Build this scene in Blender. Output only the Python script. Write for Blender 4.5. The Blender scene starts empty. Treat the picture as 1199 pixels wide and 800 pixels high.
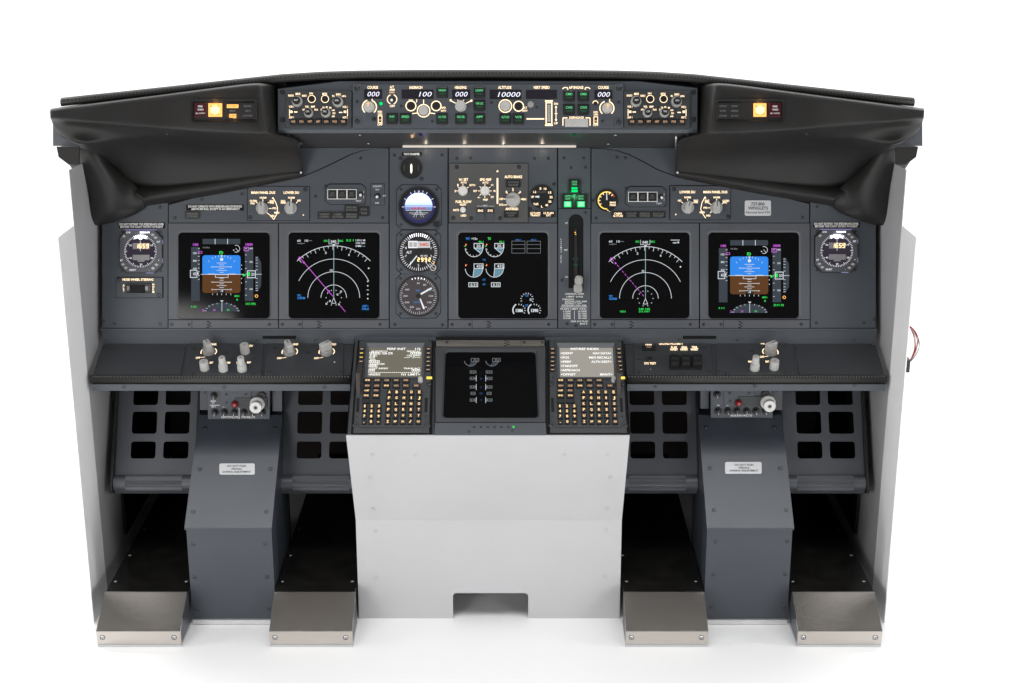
import bpy, math, random
from mathutils import Vector, Matrix
random.seed(7)
S = bpy.context.scene
C = S.collection
pi = math.pi

# ------------------------------------------------------------------ camera geometry
CAM = Vector((0.05, 0.0, 1.61)); F = 1790.0; PIT = math.radians(17.8)
sp_, cp_ = math.sin(PIT), math.cos(PIT)
def ray(u, v):
    a = (u - 600.0) / F; b = (400.0 - v) / F
    return Vector((a, cp_ + b * sp_, -sp_ + b * cp_))
def at(u, v, d): return CAM + ray(u, v) * d
def aty(u, v, y):
    r = ray(u, v); return CAM + r * ((y - CAM.y) / r.y)

class Plane:
    """a real flat surface of the rig: origin + two axes; hit() finds the point of it seen at a pixel"""
    def __init__(s, o, ex, ey):
        s.o = Vector(o); s.ex = Vector(ex).normalized(); s.ey = Vector(ey).normalized(); s.ez = s.ex.cross(s.ey)
    def hit(s, u, v):
        r = ray(u, v); t = (s.o - CAM).dot(s.ez) / r.dot(s.ez)
        return CAM + r * t
    def mat(s, p):
        m = Matrix.Identity(4)
        for i in range(3):
            m[i][0] = s.ex[i]; m[i][1] = s.ey[i]; m[i][2] = s.ez[i]; m[i][3] = p[i]
        return m
def facing(d): return Plane(at(600, 400, d), (1, 0, 0), (0, sp_, cp_))
X = Vector((1, 0, 0))
MIP = facing(3.35)                                           # main panel leans back
MCPP = facing(3.18)                                          # glareshield control face
BROW = facing(3.125)
SHELF = Plane((0, 3.198, .576), X, (0, .108, .037))
LIP = Plane((0, 3.19, .6), X, (0, 0, 1))
CDUP = Plane((0, 2.968, .452), X, (0, .212, .139))
PEDU = Plane((0, 2.965, .455), X, (0, -.055, .219))
PEDL = Plane((0, 3.02, .1), X, (0, 0, 1))
COLL = Plane((0, 2.996, .1), X, (0, 0, 1))
COLU = Plane((0, 2.9885, .2325), X, (0, .2165, .176))
ADJ = Plane((0, 3.195, .45), X, (0, 0, 1))
RUD = Plane((0, 3.15, .254), X, (0, .11, .195))
TOEF = Plane((0, 2.891, .02), X, (0, 0, 1))
TOES = Plane((0, 2.891, .0395), X, (0, .087, .045))
DECK = Plane((0, 3, .085), X, (0, 1, 0))
WORLD = Plane((0, 0, 0), X, (0, 1, 0))

# ------------------------------------------------------------------ materials
MATS = {}
def nodes(name):
    m = bpy.data.materials.new(name); m.use_nodes = True
    return m, m.node_tree.nodes, m.node_tree.links, m.node_tree.nodes['Principled BSDF']
def paint(name, col, rough=.5, spec=.5, metal=0, var=.06, bump=0., bscale=900, nscale=9, coat=0, stretch=None, rvar=.08):
    m, N, L, b = nodes(name)
    b.inputs['Metallic'].default_value = metal
    b.inputs['Specular IOR Level'].default_value = spec
    if coat: b.inputs['Coat Weight'].default_value = coat; b.inputs['Coat Roughness'].default_value = .1
    tc = N.new('ShaderNodeTexCoord'); mp = N.new('ShaderNodeMapping')
    L.new(tc.outputs['Object'], mp.inputs['Vector'])
    if stretch: mp.inputs['Scale'].default_value = stretch
    n = N.new('ShaderNodeTexNoise'); n.inputs['Scale'].default_value = nscale; n.inputs['Detail'].default_value = 5
    L.new(mp.outputs['Vector'], n.inputs['Vector'])
    r = N.new('ShaderNodeValToRGB')
    r.color_ramp.elements[0].position = .3; r.color_ramp.elements[1].position = .7
    r.color_ramp.elements[0].color = tuple(c * (1 - var) for c in col) + (1,)
    r.color_ramp.elements[1].color = tuple(min(1, c * (1 + var)) for c in col) + (1,)
    L.new(n.outputs['Fac'], r.inputs['Fac']); L.new(r.outputs['Color'], b.inputs['Base Color'])
    mr = N.new('ShaderNodeMapRange'); mr.inputs['To Min'].default_value = max(.02, rough - rvar); mr.inputs['To Max'].default_value = rough + rvar
    L.new(n.outputs['Fac'], mr.inputs['Value']); L.new(mr.outputs['Result'], b.inputs['Roughness'])
    if bump:
        n2 = N.new('ShaderNodeTexNoise'); n2.inputs['Scale'].default_value = bscale; n2.inputs['Detail'].default_value = 2
        L.new(mp.outputs['Vector'], n2.inputs['Vector'])
        bp = N.new('ShaderNodeBump'); bp.inputs['Strength'].default_value = bump; bp.inputs['Distance'].default_value = .001
        L.new(n2.outputs['Fac'], bp.inputs['Height']); L.new(bp.outputs['Normal'], b.inputs['Normal'])
    MATS[name] = m; return m
def glow(name, col, k):
    m, N, L, b = nodes(name)
    b.inputs['Base Color'].default_value = (.004, .004, .004, 1)
    b.inputs['Roughness'].default_value = .6; b.inputs['Specular IOR Level'].default_value = 0
    b.inputs['Emission Color'].default_value = tuple(col) + (1,)
    b.inputs['Emission Strength'].default_value = k
    MATS[name] = m; return m

paint('panel', (.063, .072, .085), .46, bump=.12, bscale=1600)
paint('panel_dk', (.040, .043, .048), .5, bump=.12, bscale=1600)
paint('panel_warmlit', (.085, .086, .086), .46, bump=.1, bscale=1600)  # panel paint with the LEDs' warm light tinted into its colour
paint('bezel', (.082, .088, .100), .42, bump=.06, bscale=1800)
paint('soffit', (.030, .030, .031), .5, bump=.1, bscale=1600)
paint('groove', (.012, .012, .013), .7, spec=.12)
paint('hood', (.018, .017, .0165), .42, spec=.34, bump=.4, bscale=800, var=.12, rvar=.05)
paint('leather', (.018, .017, .016), .5, bump=.6, bscale=700, var=.2)
paint('stitch', (.10, .10, .095), .6)
paint('column', (.046, .053, .066), .34, bump=.1, bscale=1500)
paint('white', (.50, .50, .51), .42, var=.028, nscale=5, bump=.03)
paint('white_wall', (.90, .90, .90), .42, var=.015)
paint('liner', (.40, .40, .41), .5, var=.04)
paint('steel', (.58, .54, .50), .17, metal=1, var=.05, nscale=22, stretch=(1, 50, 50), rvar=.04, bump=.06, bscale=60)
paint('steel_dk', (.30, .275, .25), .34, metal=1, var=.1, nscale=7, stretch=(1, 40, 40))
paint('deck', (.010, .0095, .009), .16, var=.3, nscale=25, rvar=.06)
paint('void', (.07, .06, .056), .8, spec=.2)
paint('glass', (.0035, .0035, .004), .07, spec=.24, rvar=.05, nscale=14)
paint('lcd_dark', (.02, .018, .025), .2)
paint('black', (.014, .014, .015), .38)
paint('black_matt', (.012, .012, .012), .6, spec=.2)
paint('knob', (.46, .455, .44), .42, var=.06, nscale=60)
paint('knob_dk', (.30, .29, .28), .42, var=.06, nscale=60)
paint('knob_white', (.80, .79, .77), .3, var=.02)
paint('red', (.32, .012, .016), .2, coat=.5)
paint('darkred', (.05, .006, .012), .25)
paint('screw_dk', (.09, .095, .10), .35, metal=.6)
paint('screw_lt', (.62, .63, .64), .28, metal=1)
paint('alu', (.72, .72, .72), .35, metal=.7)
paint('printw', (.86, .86, .84), .5)
paint('printd', (.16, .16, .155), .5)
paint('printk', (.03, .03, .03), .5)
paint('placard', (.62, .63, .65), .45, var=.03)
paint('lcd', (.27, .26, .27), .4)
paint('wire_red', (.35, .03, .03), .4)
paint('wire_white', (.7, .68, .66), .4)
paint('wire_black', (.02, .02, .02), .4)
paint('studio', (.86, .86, .86), .55, var=.008, nscale=3)
glow('warm', (1, .76, .49), 1.9)
glow('keylit', (1, .64, .30), 1.6)
glow('warm_hi', (1, .86, .66), 2.2)
glow('warm_lo', (1, .62, .36), .75)
glow('amber', (1, .47, .12), 1.7)
glow('amber_hi', (1, .70, .34), 2.2)
glow('amberdim', (1, .45, .15), .14)
glow('yellow', (1, .72, .12), 1.3)
glow('dgt', (.86, .86, 1), 1.4)
glow('w', (.90, .96, 1), .85)
glow('wdim', (.75, .8, .85), .33)
glow('cyan', (.55, .80, .84), .62)
glow('grn', (.05, .85, .12), .95)
glow('grnlamp', (.0, .72, .16), 1.3)
glow('grnlamp_hi', (.30, 1, .50), 1.25)
glow('grnkey', (.16, .90, .34), .95)
glow('grnkeydim', (.05, .40, .14), .30)
glow('mag', (.80, .16, .95), .85)
glow('blue', (.05, .30, .85), .8)
glow('blue_glow', (.05, .06, .35), .25)
glow('green_glow', (.0, .30, .09), .3)
glow('sky', (.035, .27, .90), .95)
glow('earth', (.115, .048, .016), 1.0)
glow('tape', (.055, .068, .085), .85)
glow('eblue', (.17, .34, .45), .85)
glow('red_ln', (.9, .10, .04), .8)
glow('adi_rim', (.035, .035, .13), .9)
glow('adi_top', (.66, .76, 1), 1.7)
glow('adi_a', (.55, .66, 1), 1.5)
glow('adi_b', (.42, .54, .95), 1.1)
glow('adi_mid', (.22, .32, .70), .9)
glow('adi_low', (.07, .07, .10), .8)
glow('dialw', (.95, .95, 1), 1.0)
glow('dialhi', (.95, .93, 1), 3.2)
glow('dialface', (.10, .086, .09), .75)
glow('clockface', (.06, .05, .075), .6)
glow('dialdim', (.9, .9, .95), .6)
glow('violet', (.35, .32, .65), .8)
glow('cduw', (1, 1, .96), 1.35)
glow('bluedim', (.06, .18, .5), .5)
glow('cdu_l', (.185, .172, .132), .95)
glow('cdu_r', (.35, .33, .295), 1.05)
glow('led', (1, .90, .80), .75)

# ------------------------------------------------------------------ mesh builder
GL = {}
def glyphs(s, bold):
    k = (s, bold)
    if k in GL: return GL[k]
    cu = bpy.data.curves.new('t', 'FONT'); cu.body = s; cu.size = 1; cu.offset = bold; cu.resolution_u = 2
    ob = bpy.data.objects.new('t', cu)
    C.objects.link(ob); dg = bpy.context.evaluated_depsgraph_get()
    me = bpy.data.meshes.new_from_object(ob.evaluated_get(dg))
    vs = [(v.co.x, v.co.y) for v in me.vertices]; fs = [tuple(p.vertices) for p in me.polygons]
    bpy.data.objects.remove(ob); bpy.data.curves.remove(cu); bpy.data.meshes.remove(me)
    if not vs: vs = [(0, 0)]
    xs = [v[0] for v in vs]
    GL[k] = (vs, fs, min(xs), max(xs)); return GL[k]
CAPH = .70

class MB:
    def __init__(s, t, off=(0, 0)):
        s.t = t; s.v = []; s.f = []; s.fm = []; s.ms = []; s.cur = 0; s.off = off; s.smooth = []
    def m(s, name):
        if name not in s.ms: s.ms.append(name)
        s.cur = s.ms.index(name); return s
    def add(s, vs, fs, smooth=False):
        n = len(s.v); s.v += [tuple(v) for v in vs]
        for f in fs: s.f.append(tuple(i + n for i in f)); s.fm.append(s.cur); s.smooth.append(smooth)
        return s
    def W(s, vs, fs, smooth=False):                      # world coordinates
        I = s.t.inv; return s.add([I @ Vector(v) for v in vs], fs, smooth)
    def p(s, u, v): return s.t.p(u + s.off[0], v + s.off[1])
    def prism(s, pts, z0, z1, bev=0, smooth=False):      # pts local xy (ccw), z in mm
        z0 /= 1000; z1 /= 1000; n = len(pts)
        a = sum(pts[i][0] * pts[(i + 1) % n][1] - pts[(i + 1) % n][0] * pts[i][1] for i in range(n))
        if a < 0: pts = pts[::-1]
        lo = [(x, y, z0) for x, y in pts]
        if bev:
            b = bev / 1000; ins = inset(pts, b)
            mid = [(x, y, z1 - b) for x, y in pts]; top = [(x, y, z1) for x, y in ins]
            vs = lo + mid + top
            fs = [(i, (i + 1) % n, n + (i + 1) % n, n + i) for i in range(n)] + \
                 [(n + i, n + (i + 1) % n, 2 * n + (i + 1) % n, 2 * n + i) for i in range(n)] + [tuple(range(2 * n, 3 * n))]
        else:
            vs = lo + [(x, y, z1) for x, y in pts]
            fs = [(i, (i + 1) % n, n + (i + 1) % n, n + i) for i in range(n)] + [tuple(range(n, 2 * n))]
        fs.append(tuple(range(n - 1, -1, -1)))
        return s.add(vs, fs)
    def box(s, u0, v0, u1, v1, z0, z1, bev=0):
        return s.prism([s.p(u0, v1), s.p(u1, v1), s.p(u1, v0), s.p(u0, v0)], z0, z1, bev)
    def poly(s, uv, z0, z1, bev=0): return s.prism([s.p(*q) for q in uv], z0, z1, bev)
    def rr(s, u0, v0, u1, v1, r, z0, z1, bev=0, n=5):
        return s.prism([s.p(*q) for q in rrpts(u0, v0, u1, v1, r, n)], z0, z1, bev)
    def oct(s, u0, v0, u1, v1, c, z0, z1, bev=0):
        return s.poly([(u0 + c, v0), (u1 - c, v0), (u1, v0 + c), (u1, v1 - c), (u1 - c, v1), (u0 + c, v1), (u0, v1 - c), (u0, v0 + c)], z0, z1, bev)
    def frame(s, outer, inner, z0, z1, zi=None):         # equal-length px loops; inner edge may sit at zi (sloped)
        z0 /= 1000; z1 /= 1000; zi = z1 if zi is None else zi / 1000
        o = [s.p(*q) for q in outer]; i_ = [s.p(*q) for q in inner]; n = len(o)
        vs = [(x, y, z0) for x, y in o] + [(x, y, z1) for x, y in o] + [(x, y, zi) for x, y in i_] + [(x, y, z0) for x, y in i_]
        fs = []
        for k in range(n):
            j = (k + 1) % n
            for a in range(3): fs.append((a * n + k, a * n + j, (a + 1) * n + j, (a + 1) * n + k))
        return s.add(vs, fs)
    def quad(s, u0, v0, u1, v1, z): return s.flat([(u0, v0), (u0, v1), (u1, v1), (u1, v0)], z)
    def flat(s, uv, z):
        pts = [s.p(*q) for q in uv]; n = len(pts)
        a = sum(pts[i][0] * pts[(i + 1) % n][1] - pts[(i + 1) % n][0] * pts[i][1] for i in range(n))
        if a < 0: pts = pts[::-1]
        return s.add([(x, y, z / 1000) for x, y in pts], [tuple(range(n))])
    def disc(s, u, v, r, z, n=28):
        x, y = s.p(u, v); r *= s.t.k
        return s.add([(x + r * math.cos(2 * pi * i / n), y + r * math.sin(2 * pi * i / n), z / 1000) for i in range(n)], [tuple(range(n))])
    def cyl(s, u, v, r, z0, z1, r2=None, n=24, bev=.6, flute=0, du=0, dv=0):
        x, y = s.p(u, v); k = s.t.k; r2 = r if r2 is None else r2; r *= k; r2 *= k; b = min(bev / 1000, r2 * .4)
        z0 /= 1000; z1 /= 1000; vs = []; fs = []
        def loop(rad, z, fl):
            for i in range(n):
                q = rad * (1 - (flute if fl and i % 2 else 0)); a = 2 * pi * i / n
                vs.append((x + q * math.cos(a), y + q * math.sin(a), z))
        loop(r, z0, 1); loop(r2, z1 - b, 1); loop(r2 - b, z1, 0)
        for lv in range(2):
            for i in range(n): fs.append((lv * n + i, lv * n + (i + 1) % n, (lv + 1) * n + (i + 1) % n, (lv + 1) * n + i))
        s.add(vs, fs, not flute); s.add(vs[2 * n:], [tuple(range(n))]); return s
    def ring(s, u, v, ri, ro, z0, z1, a0=0, a1=360, n=40):
        x, y = s.p(u, v); k = s.t.k; ri *= k; ro *= k; full = abs(a1 - a0) >= 360; vs = []; fs = []
        m = n if full else n + 1
        for i in range(m):
            a = math.radians(a0 + (a1 - a0) * i / n); c, q = math.cos(a), math.sin(a)
            vs += [(x + ro * c, y + ro * q, z0 / 1000), (x + ro * c, y + ro * q, z1 / 1000), (x + ri * c, y + ri * q, z1 / 1000), (x + ri * c, y + ri * q, z0 / 1000)]
        for i in range(n):
            j = (i + 1) % m
            for a in range(3): fs.append((4 * i + a, 4 * j + a, 4 * j + a + 1, 4 * i + a + 1)[::-1])
        return s.add(vs, fs)
    def arc(s, u, v, r, w, z, a0=0, a1=360, n=40):       # flat printed arc
        x, y = s.p(u, v); k = s.t.k; ri = (r - w / 2) * k; ro = (r + w / 2) * k; vs = []; fs = []
        for i in range(n + 1):
            a = math.radians(a0 + (a1 - a0) * i / n)
            vs += [(x + ri * math.cos(a), y + ri * math.sin(a), z / 1000), (x + ro * math.cos(a), y + ro * math.sin(a), z / 1000)]
        for i in range(n):
            f = (2 * i, 2 * i + 1, 2 * i + 3, 2 * i + 2); fs.append(f if a1 > a0 else f[::-1])
        return s.add(vs, fs)
    def ln(s, pts, w, z):
        q = [s.p(*c) for c in pts]; h = w * s.t.k / 2
        for (x0, y0), (x1, y1) in zip(q, q[1:]):
            dx, dy = x1 - x0, y1 - y0; l = math.hypot(dx, dy) or 1; nx, ny = -dy / l * h, dx / l * h
            s.add([(x0 - nx, y0 - ny, z / 1000), (x1 - nx, y1 - ny, z / 1000), (x1 + nx, y1 + ny, z / 1000), (x0 + nx, y0 + ny, z / 1000)], [(0, 1, 2, 3)])
        return s
    def rect(s, u0, v0, u1, v1, w, z):
        h = w / 2
        s.ln([(u0 - h, v0), (u1 + h, v0)], w, z); s.ln([(u0 - h, v1), (u1 + h, v1)], w, z)
        s.ln([(u0, v0 + h), (u0, v1 - h)], w, z); return s.ln([(u1, v0 + h), (u1, v1 - h)], w, z)
    def ticks(s, u, v, r0, r1, angs, w, z):
        for a in angs:
            a = math.radians(a); c, q = math.cos(a), -math.sin(a)
            s.ln([(u + r0 * c, v + r0 * q), (u + r1 * c, v + r1 * q)], w, z)
        return s
    def tx(s, st, u, v, h, z, w=None, al='C', slant=0, bold=.012):
        vs, fs, x0, x1 = glyphs(st, bold)
        cx, cy = s.p(u, v); k = s.t.k
        hy = abs(s.p(u, v - h / 2)[1] - s.p(u, v + h / 2)[1]); sy = hy / CAPH
        sx = (w * k / max(1e-6, x1 - x0)) if w else h * k / CAPH
        ox = {'C': (x0 + x1) / 2, 'L': x0, 'R': x1}[al]
        return s.add([(cx + (x - ox + slant * (y - CAPH / 2)) * sx, cy + (y - CAPH / 2) * sy, z / 1000) for x, y in vs], fs)
def rrpts(u0, v0, u1, v1, r, n=5):
    o = []
    for cx, cy, a in ((u1 - r, v0 + r, -90), (u1 - r, v1 - r, 0), (u0 + r, v1 - r, 90), (u0 + r, v0 + r, 180)):
        for i in range(n + 1):
            t = math.radians(a + 90 * i / n); o.append((cx + r * math.cos(t), cy + r * math.sin(t)))
    return o
def inset(pts, d):
    n = len(pts); out = []
    for i in range(n):
        p0, p1, p2 = Vector(pts[i - 1]), Vector(pts[i]), Vector(pts[(i + 1) % n])
        e1 = (p1 - p0); e2 = (p2 - p1)
        e1 = e1.normalized() if e1.length > 1e-9 else Vector((1, 0)); e2 = e2.normalized() if e2.length > 1e-9 else e1
        nn = Vector((-e1.y - e2.y, e1.x + e2.x)); nn = nn.normalized() if nn.length > 1e-6 else Vector((-e1.y, e1.x))
        c = max(.4, nn.dot(Vector((-e1.y, e1.x)))); q = p1 + nn * (d / c); out.append((q.x, q.y))
    return out

def make_mesh(name, mb):
    me = bpy.data.meshes.new(name); me.from_pydata(mb.v, [], mb.f)
    for n in mb.ms: me.materials.append(MATS[n])
    me.polygons.foreach_set('material_index', mb.fm); me.polygons.foreach_set('use_smooth', mb.smooth)
    me.update(); return me

class Thing:
    def __init__(s, name, label, cat, plane, u=None, v=None, group=None, at_=None):
        s.pl = plane; b = Vector(at_) if at_ is not None else plane.hit(u, v)
        s.M = plane.mat(b); s.inv = s.M.inverted()
        s.k = (b - CAM).dot(Vector((0, cp_, -sp_))) / F
        e = bpy.data.objects.new(name, None); C.objects.link(e); e.empty_display_size = .02
        e.matrix_world = s.M; e['label'] = label; e['category'] = cat
        if group: e['group'] = group
        s.o = e
    def p(s, u, v):
        q = s.inv @ s.pl.hit(u, v); return (q.x, q.y)
    def mb(s, off=(0, 0)): return MB(s, off)
    def put(s, name, mb, parent=None, label=None, mods=None):
        o = bpy.data.objects.new(name, make_mesh(name, mb)); C.objects.link(o); o.parent = parent or s.o
        if label: o['label'] = label
        if mods: mods(o)
        return o
    def screw(s, pts, r=1.9, mat='screw_dk', z=0, plane=None, parent=None):
        pl = plane or s.pl
        for u, v in pts:
            m = screw_mesh(mat); o = bpy.data.objects.new('screw', m); C.objects.link(o); o.parent = parent or s.o
            b = pl.hit(u, v); d = (b - CAM).dot(Vector((0, cp_, -sp_))) / F
            o.matrix_local = s.inv @ pl.mat(b + pl.ez * (z / 1000)) @ Matrix.Rotation(random.random() * 3, 4, 'Z') @ Matrix.Diagonal((r * d, r * d, r * d, 1))
SM = {}
def screw_mesh(mat):
    if mat in SM: return SM[mat]
    class T: k = 1; 
    t = T(); t.p = lambda u, v: (u, -v)
    b = MB(t); n = 14
    b.m('knob_dk' if mat == 'placard' else 'groove').cyl(0, 0, 1.22, 0, 80, n=n, bev=.01)
    b.m(mat).cyl(0, 0, 1, 0, 320, .86, n=n, bev=120)
    b.m('knob_dk' if mat == 'placard' else 'groove'); b.prism([(-.55, -.13), (.55, -.13), (.55, .13), (-.55, .13)], 300, 335); b.prism([(-.13, -.55), (.13, -.55), (.13, .55), (-.13, .55)], 300, 336)
    SM[mat] = make_mesh('screw', b); return SM[mat]
def struct(name, vs, fs, mat, smooth=False):
    me = bpy.data.meshes.new(name); me.from_pydata(vs, [], fs); me.materials.append(MATS[mat])
    for p in me.polygons: p.use_smooth = smooth
    o = bpy.data.objects.new(name, me); C.objects.link(o); o['kind'] = 'structure'; return o
def wbox(mb, x0, y0, z0, x1, y1, z1):
    vs = [(x, y, z) for x in (x0, x1) for y in (y0, y1) for z in (z0, z1)]
    return mb.W(vs, [(0, 1, 3, 2), (4, 6, 7, 5), (0, 4, 5, 1), (2, 3, 7, 6), (0, 2, 6, 4), (1, 5, 7, 3)])
def extr(mb, prof, x0, x1, x0b=None, x1b=None):          # profile of (y, z) points extruded along X
    n = len(prof); vs = [(x0, y, z) for y, z in prof] + [(x1, y, z) for y, z in prof]
    fs = [(i, n + i, n + (i + 1) % n, (i + 1) % n) for i in range(n)] + [tuple(range(n)), tuple(range(2 * n - 1, n - 1, -1))]
    return mb.W(vs, fs)
def tube(mb, pts, r, n=10):
    vs = []; fs = []; P = [Vector(q) for q in pts]
    for i, q in enumerate(P):
        d = (P[min(i + 1, len(P) - 1)] - P[max(i - 1, 0)]).normalized()
        a = d.cross(Vector((0, 0, 1))); a = a.normalized() if a.length > 1e-4 else Vector((1, 0, 0)); b = d.cross(a)
        vs += [q + (a * math.cos(2 * pi * j / n) + b * math.sin(2 * pi * j / n)) * r for j in range(n)]
    for i in range(len(P) - 1):
        for j in range(n): fs.append((i * n + j, i * n + (j + 1) % n, (i + 1) * n + (j + 1) % n, (i + 1) * n + j))
    fs += [tuple(range(n - 1, -1, -1)), tuple(range((len(P) - 1) * n, len(P) * n))]
    return mb.W(vs, fs, True)
def fixn(o):                                             # make normals consistent (no bpy.ops)
    import bmesh
    bm = bmesh.new(); bm.from_mesh(o.data); bmesh.ops.recalc_face_normals(bm, faces=bm.faces); bm.to_mesh(o.data); bm.free()

# ------------------------------------------------------------------ setting
struct('floor', [(-9, -3, 0), (9, -3, 0), (9, 6.5, 0), (-9, 6.5, 0)], [(0, 1, 2, 3)], 'studio')
vs = []; fs = []; n = 16
for i in range(n + 1):
    a = pi / 2 * i / n; vs += [(-9, 6.5 + 2 * math.sin(a), 2 - 2 * math.cos(a)), (9, 6.5 + 2 * math.sin(a), 2 - 2 * math.cos(a))]
vs += [(-9, 8.5, 6), (9, 8.5, 6)]
for i in range(n + 1): fs.append((2 * i, 2 * i + 1, 2 * i + 3, 2 * i + 2))
struct('backdrop', vs, fs, 'studio', True)

# ------------------------------------------------------------------ stand: side walls, rear housing
for sgn, side in ((-1, 'left'), (1, 'right')):
    t = Thing('side_wall', 'tall white side wall at the %s end of the cockpit rig%s' % (side, ', wire bundle behind its edge' if sgn > 0 else ', beside the nose wheel switch'), 'side wall', WORLD, at_=(sgn * .86, 3.3, 0), group='white side walls of the rig')
    def sx(a, b): return (a, b) if sgn > 0 else (-b, -a)
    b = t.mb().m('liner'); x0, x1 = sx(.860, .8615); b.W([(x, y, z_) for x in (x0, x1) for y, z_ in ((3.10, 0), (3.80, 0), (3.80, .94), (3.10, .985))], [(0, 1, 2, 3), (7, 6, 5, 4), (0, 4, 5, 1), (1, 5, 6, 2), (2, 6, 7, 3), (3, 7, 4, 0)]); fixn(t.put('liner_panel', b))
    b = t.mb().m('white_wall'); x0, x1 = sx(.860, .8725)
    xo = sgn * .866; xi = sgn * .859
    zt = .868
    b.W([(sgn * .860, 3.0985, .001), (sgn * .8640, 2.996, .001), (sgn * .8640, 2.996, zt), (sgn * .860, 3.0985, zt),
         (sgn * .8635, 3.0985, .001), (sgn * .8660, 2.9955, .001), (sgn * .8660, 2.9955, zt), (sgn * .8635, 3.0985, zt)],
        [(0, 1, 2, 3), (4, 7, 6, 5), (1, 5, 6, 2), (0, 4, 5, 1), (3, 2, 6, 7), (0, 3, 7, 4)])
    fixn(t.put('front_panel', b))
t = Thing('equipment_housing', 'black boxed housing behind the pedals and instrument panel', 'housing', WORLD, at_=(0, 3.6, 0))
b = t.mb().m('void'); wbox(b, -.858, 3.78, 0, .858, 3.795, .93); t.put('rear_panel', b)
b = t.mb().m('void'); wbox(b, -.858, 3.40, .915, .858, 3.779, .925); t.put('top_panel', b)
b = t.mb().m('black_matt'); wbox(b, -.8585, 3.27, .085, -.852, 3.775, .56); t.put('inner_lining', b)
b = t.mb().m('black_matt'); wbox(b, .852, 3.27, .085, .8585, 3.775, .56); t.put('inner_lining', b)
b = t.mb().m('void'); wbox(b, -.845, 3.40, .60, .845, 3.41, .97); t.put('partition', b)
b = t.mb().m('void'); wbox(b, -.28, 3.05, .09, -.272, 3.76, .56); t.put('tunnel_wall', b)
b = t.mb().m('void'); wbox(b, .272, 3.05, .09, .28, 3.76, .56); t.put('tunnel_wall', b)
# wires at right
t = Thing('wire_bundle', 'loop of red, white and black wires hanging outside the right wall', 'wires', WORLD, at_=(.878, 3.05, .62))
for k in range(7):
    mat = ('wire_red', 'wire_white', 'wire_black', 'wire_red', 'wire_white', 'wire_red', 'wire_black')[k]
    dx = .0016 * k; b = t.mb().m(mat)
    pts = []
    for i in range(15):
        a = i / 14; bulge = math.sin(pi * a) ** .8
        pts.append((.8725 + (.013 + dx) * bulge + .004 * a, 3.03 + .002 * (k % 3) - .01 * a, .672 - .078 * a + .006 * bulge * (k % 2)))
    tube(b, pts, .0009, 6); t.put('wire', b)
b = t.mb().m('black'); wbox(b, .869, 3.012, .575, .878, 3.035, .602); t.put('connector', b)

# ------------------------------------------------------------------ glareshield hood
t = Thing('glareshield_hood', 'black moulded hood overhanging the whole instrument panel, stitched trim along its top', 'glareshield', WORLD, at_=(0, 3.2, 1.0))
G = [  # stations left -> centre, each: rows of (u, v, depth)
 [(61, 128, 3.22), (60, 128.5, 3.09), (59.5, 130, 3.075), (60, 138, 3.07), (61, 140.5, 3.085), (62, 143, 3.095), (65, 150, 3.11), (70, 157, 3.125), (75, 161, 3.15), (77, 163, 3.18)],
 [(75, 126, 3.23), (75, 126.5, 3.08), (75, 128, 3.062), (75, 140, 3.058), (75, 142, 3.08), (77, 147, 3.097), (80, 158, 3.10), (87, 167, 3.095), (92, 169.8, 3.13), (93, 171, 3.18)],
 [(105, 122, 3.24), (105, 122.6, 3.085), (105, 124, 3.067), (105, 143, 3.064), (105, 145, 3.09), (106, 150, 3.105), (108, 160, 3.11), (111, 168.5, 3.11), (114, 171.5, 3.15), (118, 184, 3.30)],
 [(140, 117.5, 3.27), (140, 118, 3.103), (140, 119.5, 3.09), (140, 145.5, 3.09), (140, 147.5, 3.10), (140, 151, 3.125), (139, 156.5, 3.14), (138, 162, 3.145), (140, 171, 3.23), (146, 214, 3.33)],
 [(180, 112.5, 3.29), (180, 113, 3.134), (180, 114.5, 3.116), (180, 148, 3.116), (180, 150, 3.122), (180, 152.5, 3.138), (180, 156, 3.155), (180, 160, 3.185), (180, 171, 3.27), (178, 222, 3.331)],
 [(212, 108.3, 3.30), (212, 108.8, 3.143), (212, 110.3, 3.1255), (212, 150, 3.1255), (212, 152, 3.128), (212, 154, 3.14), (212, 157.5, 3.158), (212, 162, 3.19), (212, 173, 3.28), (213, 218.4, 3.331)],
 [(240, 104.6, 3.30), (240, 105.2, 3.143), (240, 106.7, 3.125), (240, 152, 3.125), (240, 154, 3.127), (240, 156, 3.14), (240, 159, 3.16), (240, 164, 3.20), (245, 175, 3.285), (250, 214.5, 3.331)],
 [(285, 98.9, 3.30), (285, 99.5, 3.143), (285, 101, 3.125), (285, 154, 3.125), (285, 156, 3.127), (285, 158, 3.14), (285, 161, 3.165), (290, 167, 3.21), (300, 176, 3.285), (305, 208, 3.331)],
 [(304, 97.5, 3.30), (302, 98, 3.143), (302, 99.5, 3.127), (309, 154.5, 3.127), (311, 157, 3.13), (314, 158.5, 3.145), (322, 161, 3.175), (332, 167, 3.22), (342, 176, 3.29), (346, 203.5, 3.332)],
 [(318, 97, 3.30), (308, 99, 3.155), (308, 101, 3.140), (317, 155, 3.142), (321, 157.5, 3.15), (326, 159, 3.16), (336, 161, 3.18), (344, 167, 3.22), (351, 176, 3.29), (353, 202.5, 3.335)],
 [(326, 97, 3.34), (324, 99, 3.23), (322, 101, 3.20), (325, 155, 3.20), (330, 157.5, 3.21), (338, 159, 3.215), (345, 161, 3.22), (350, 167, 3.25), (354, 176, 3.30), (355, 202, 3.34)],
]
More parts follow.
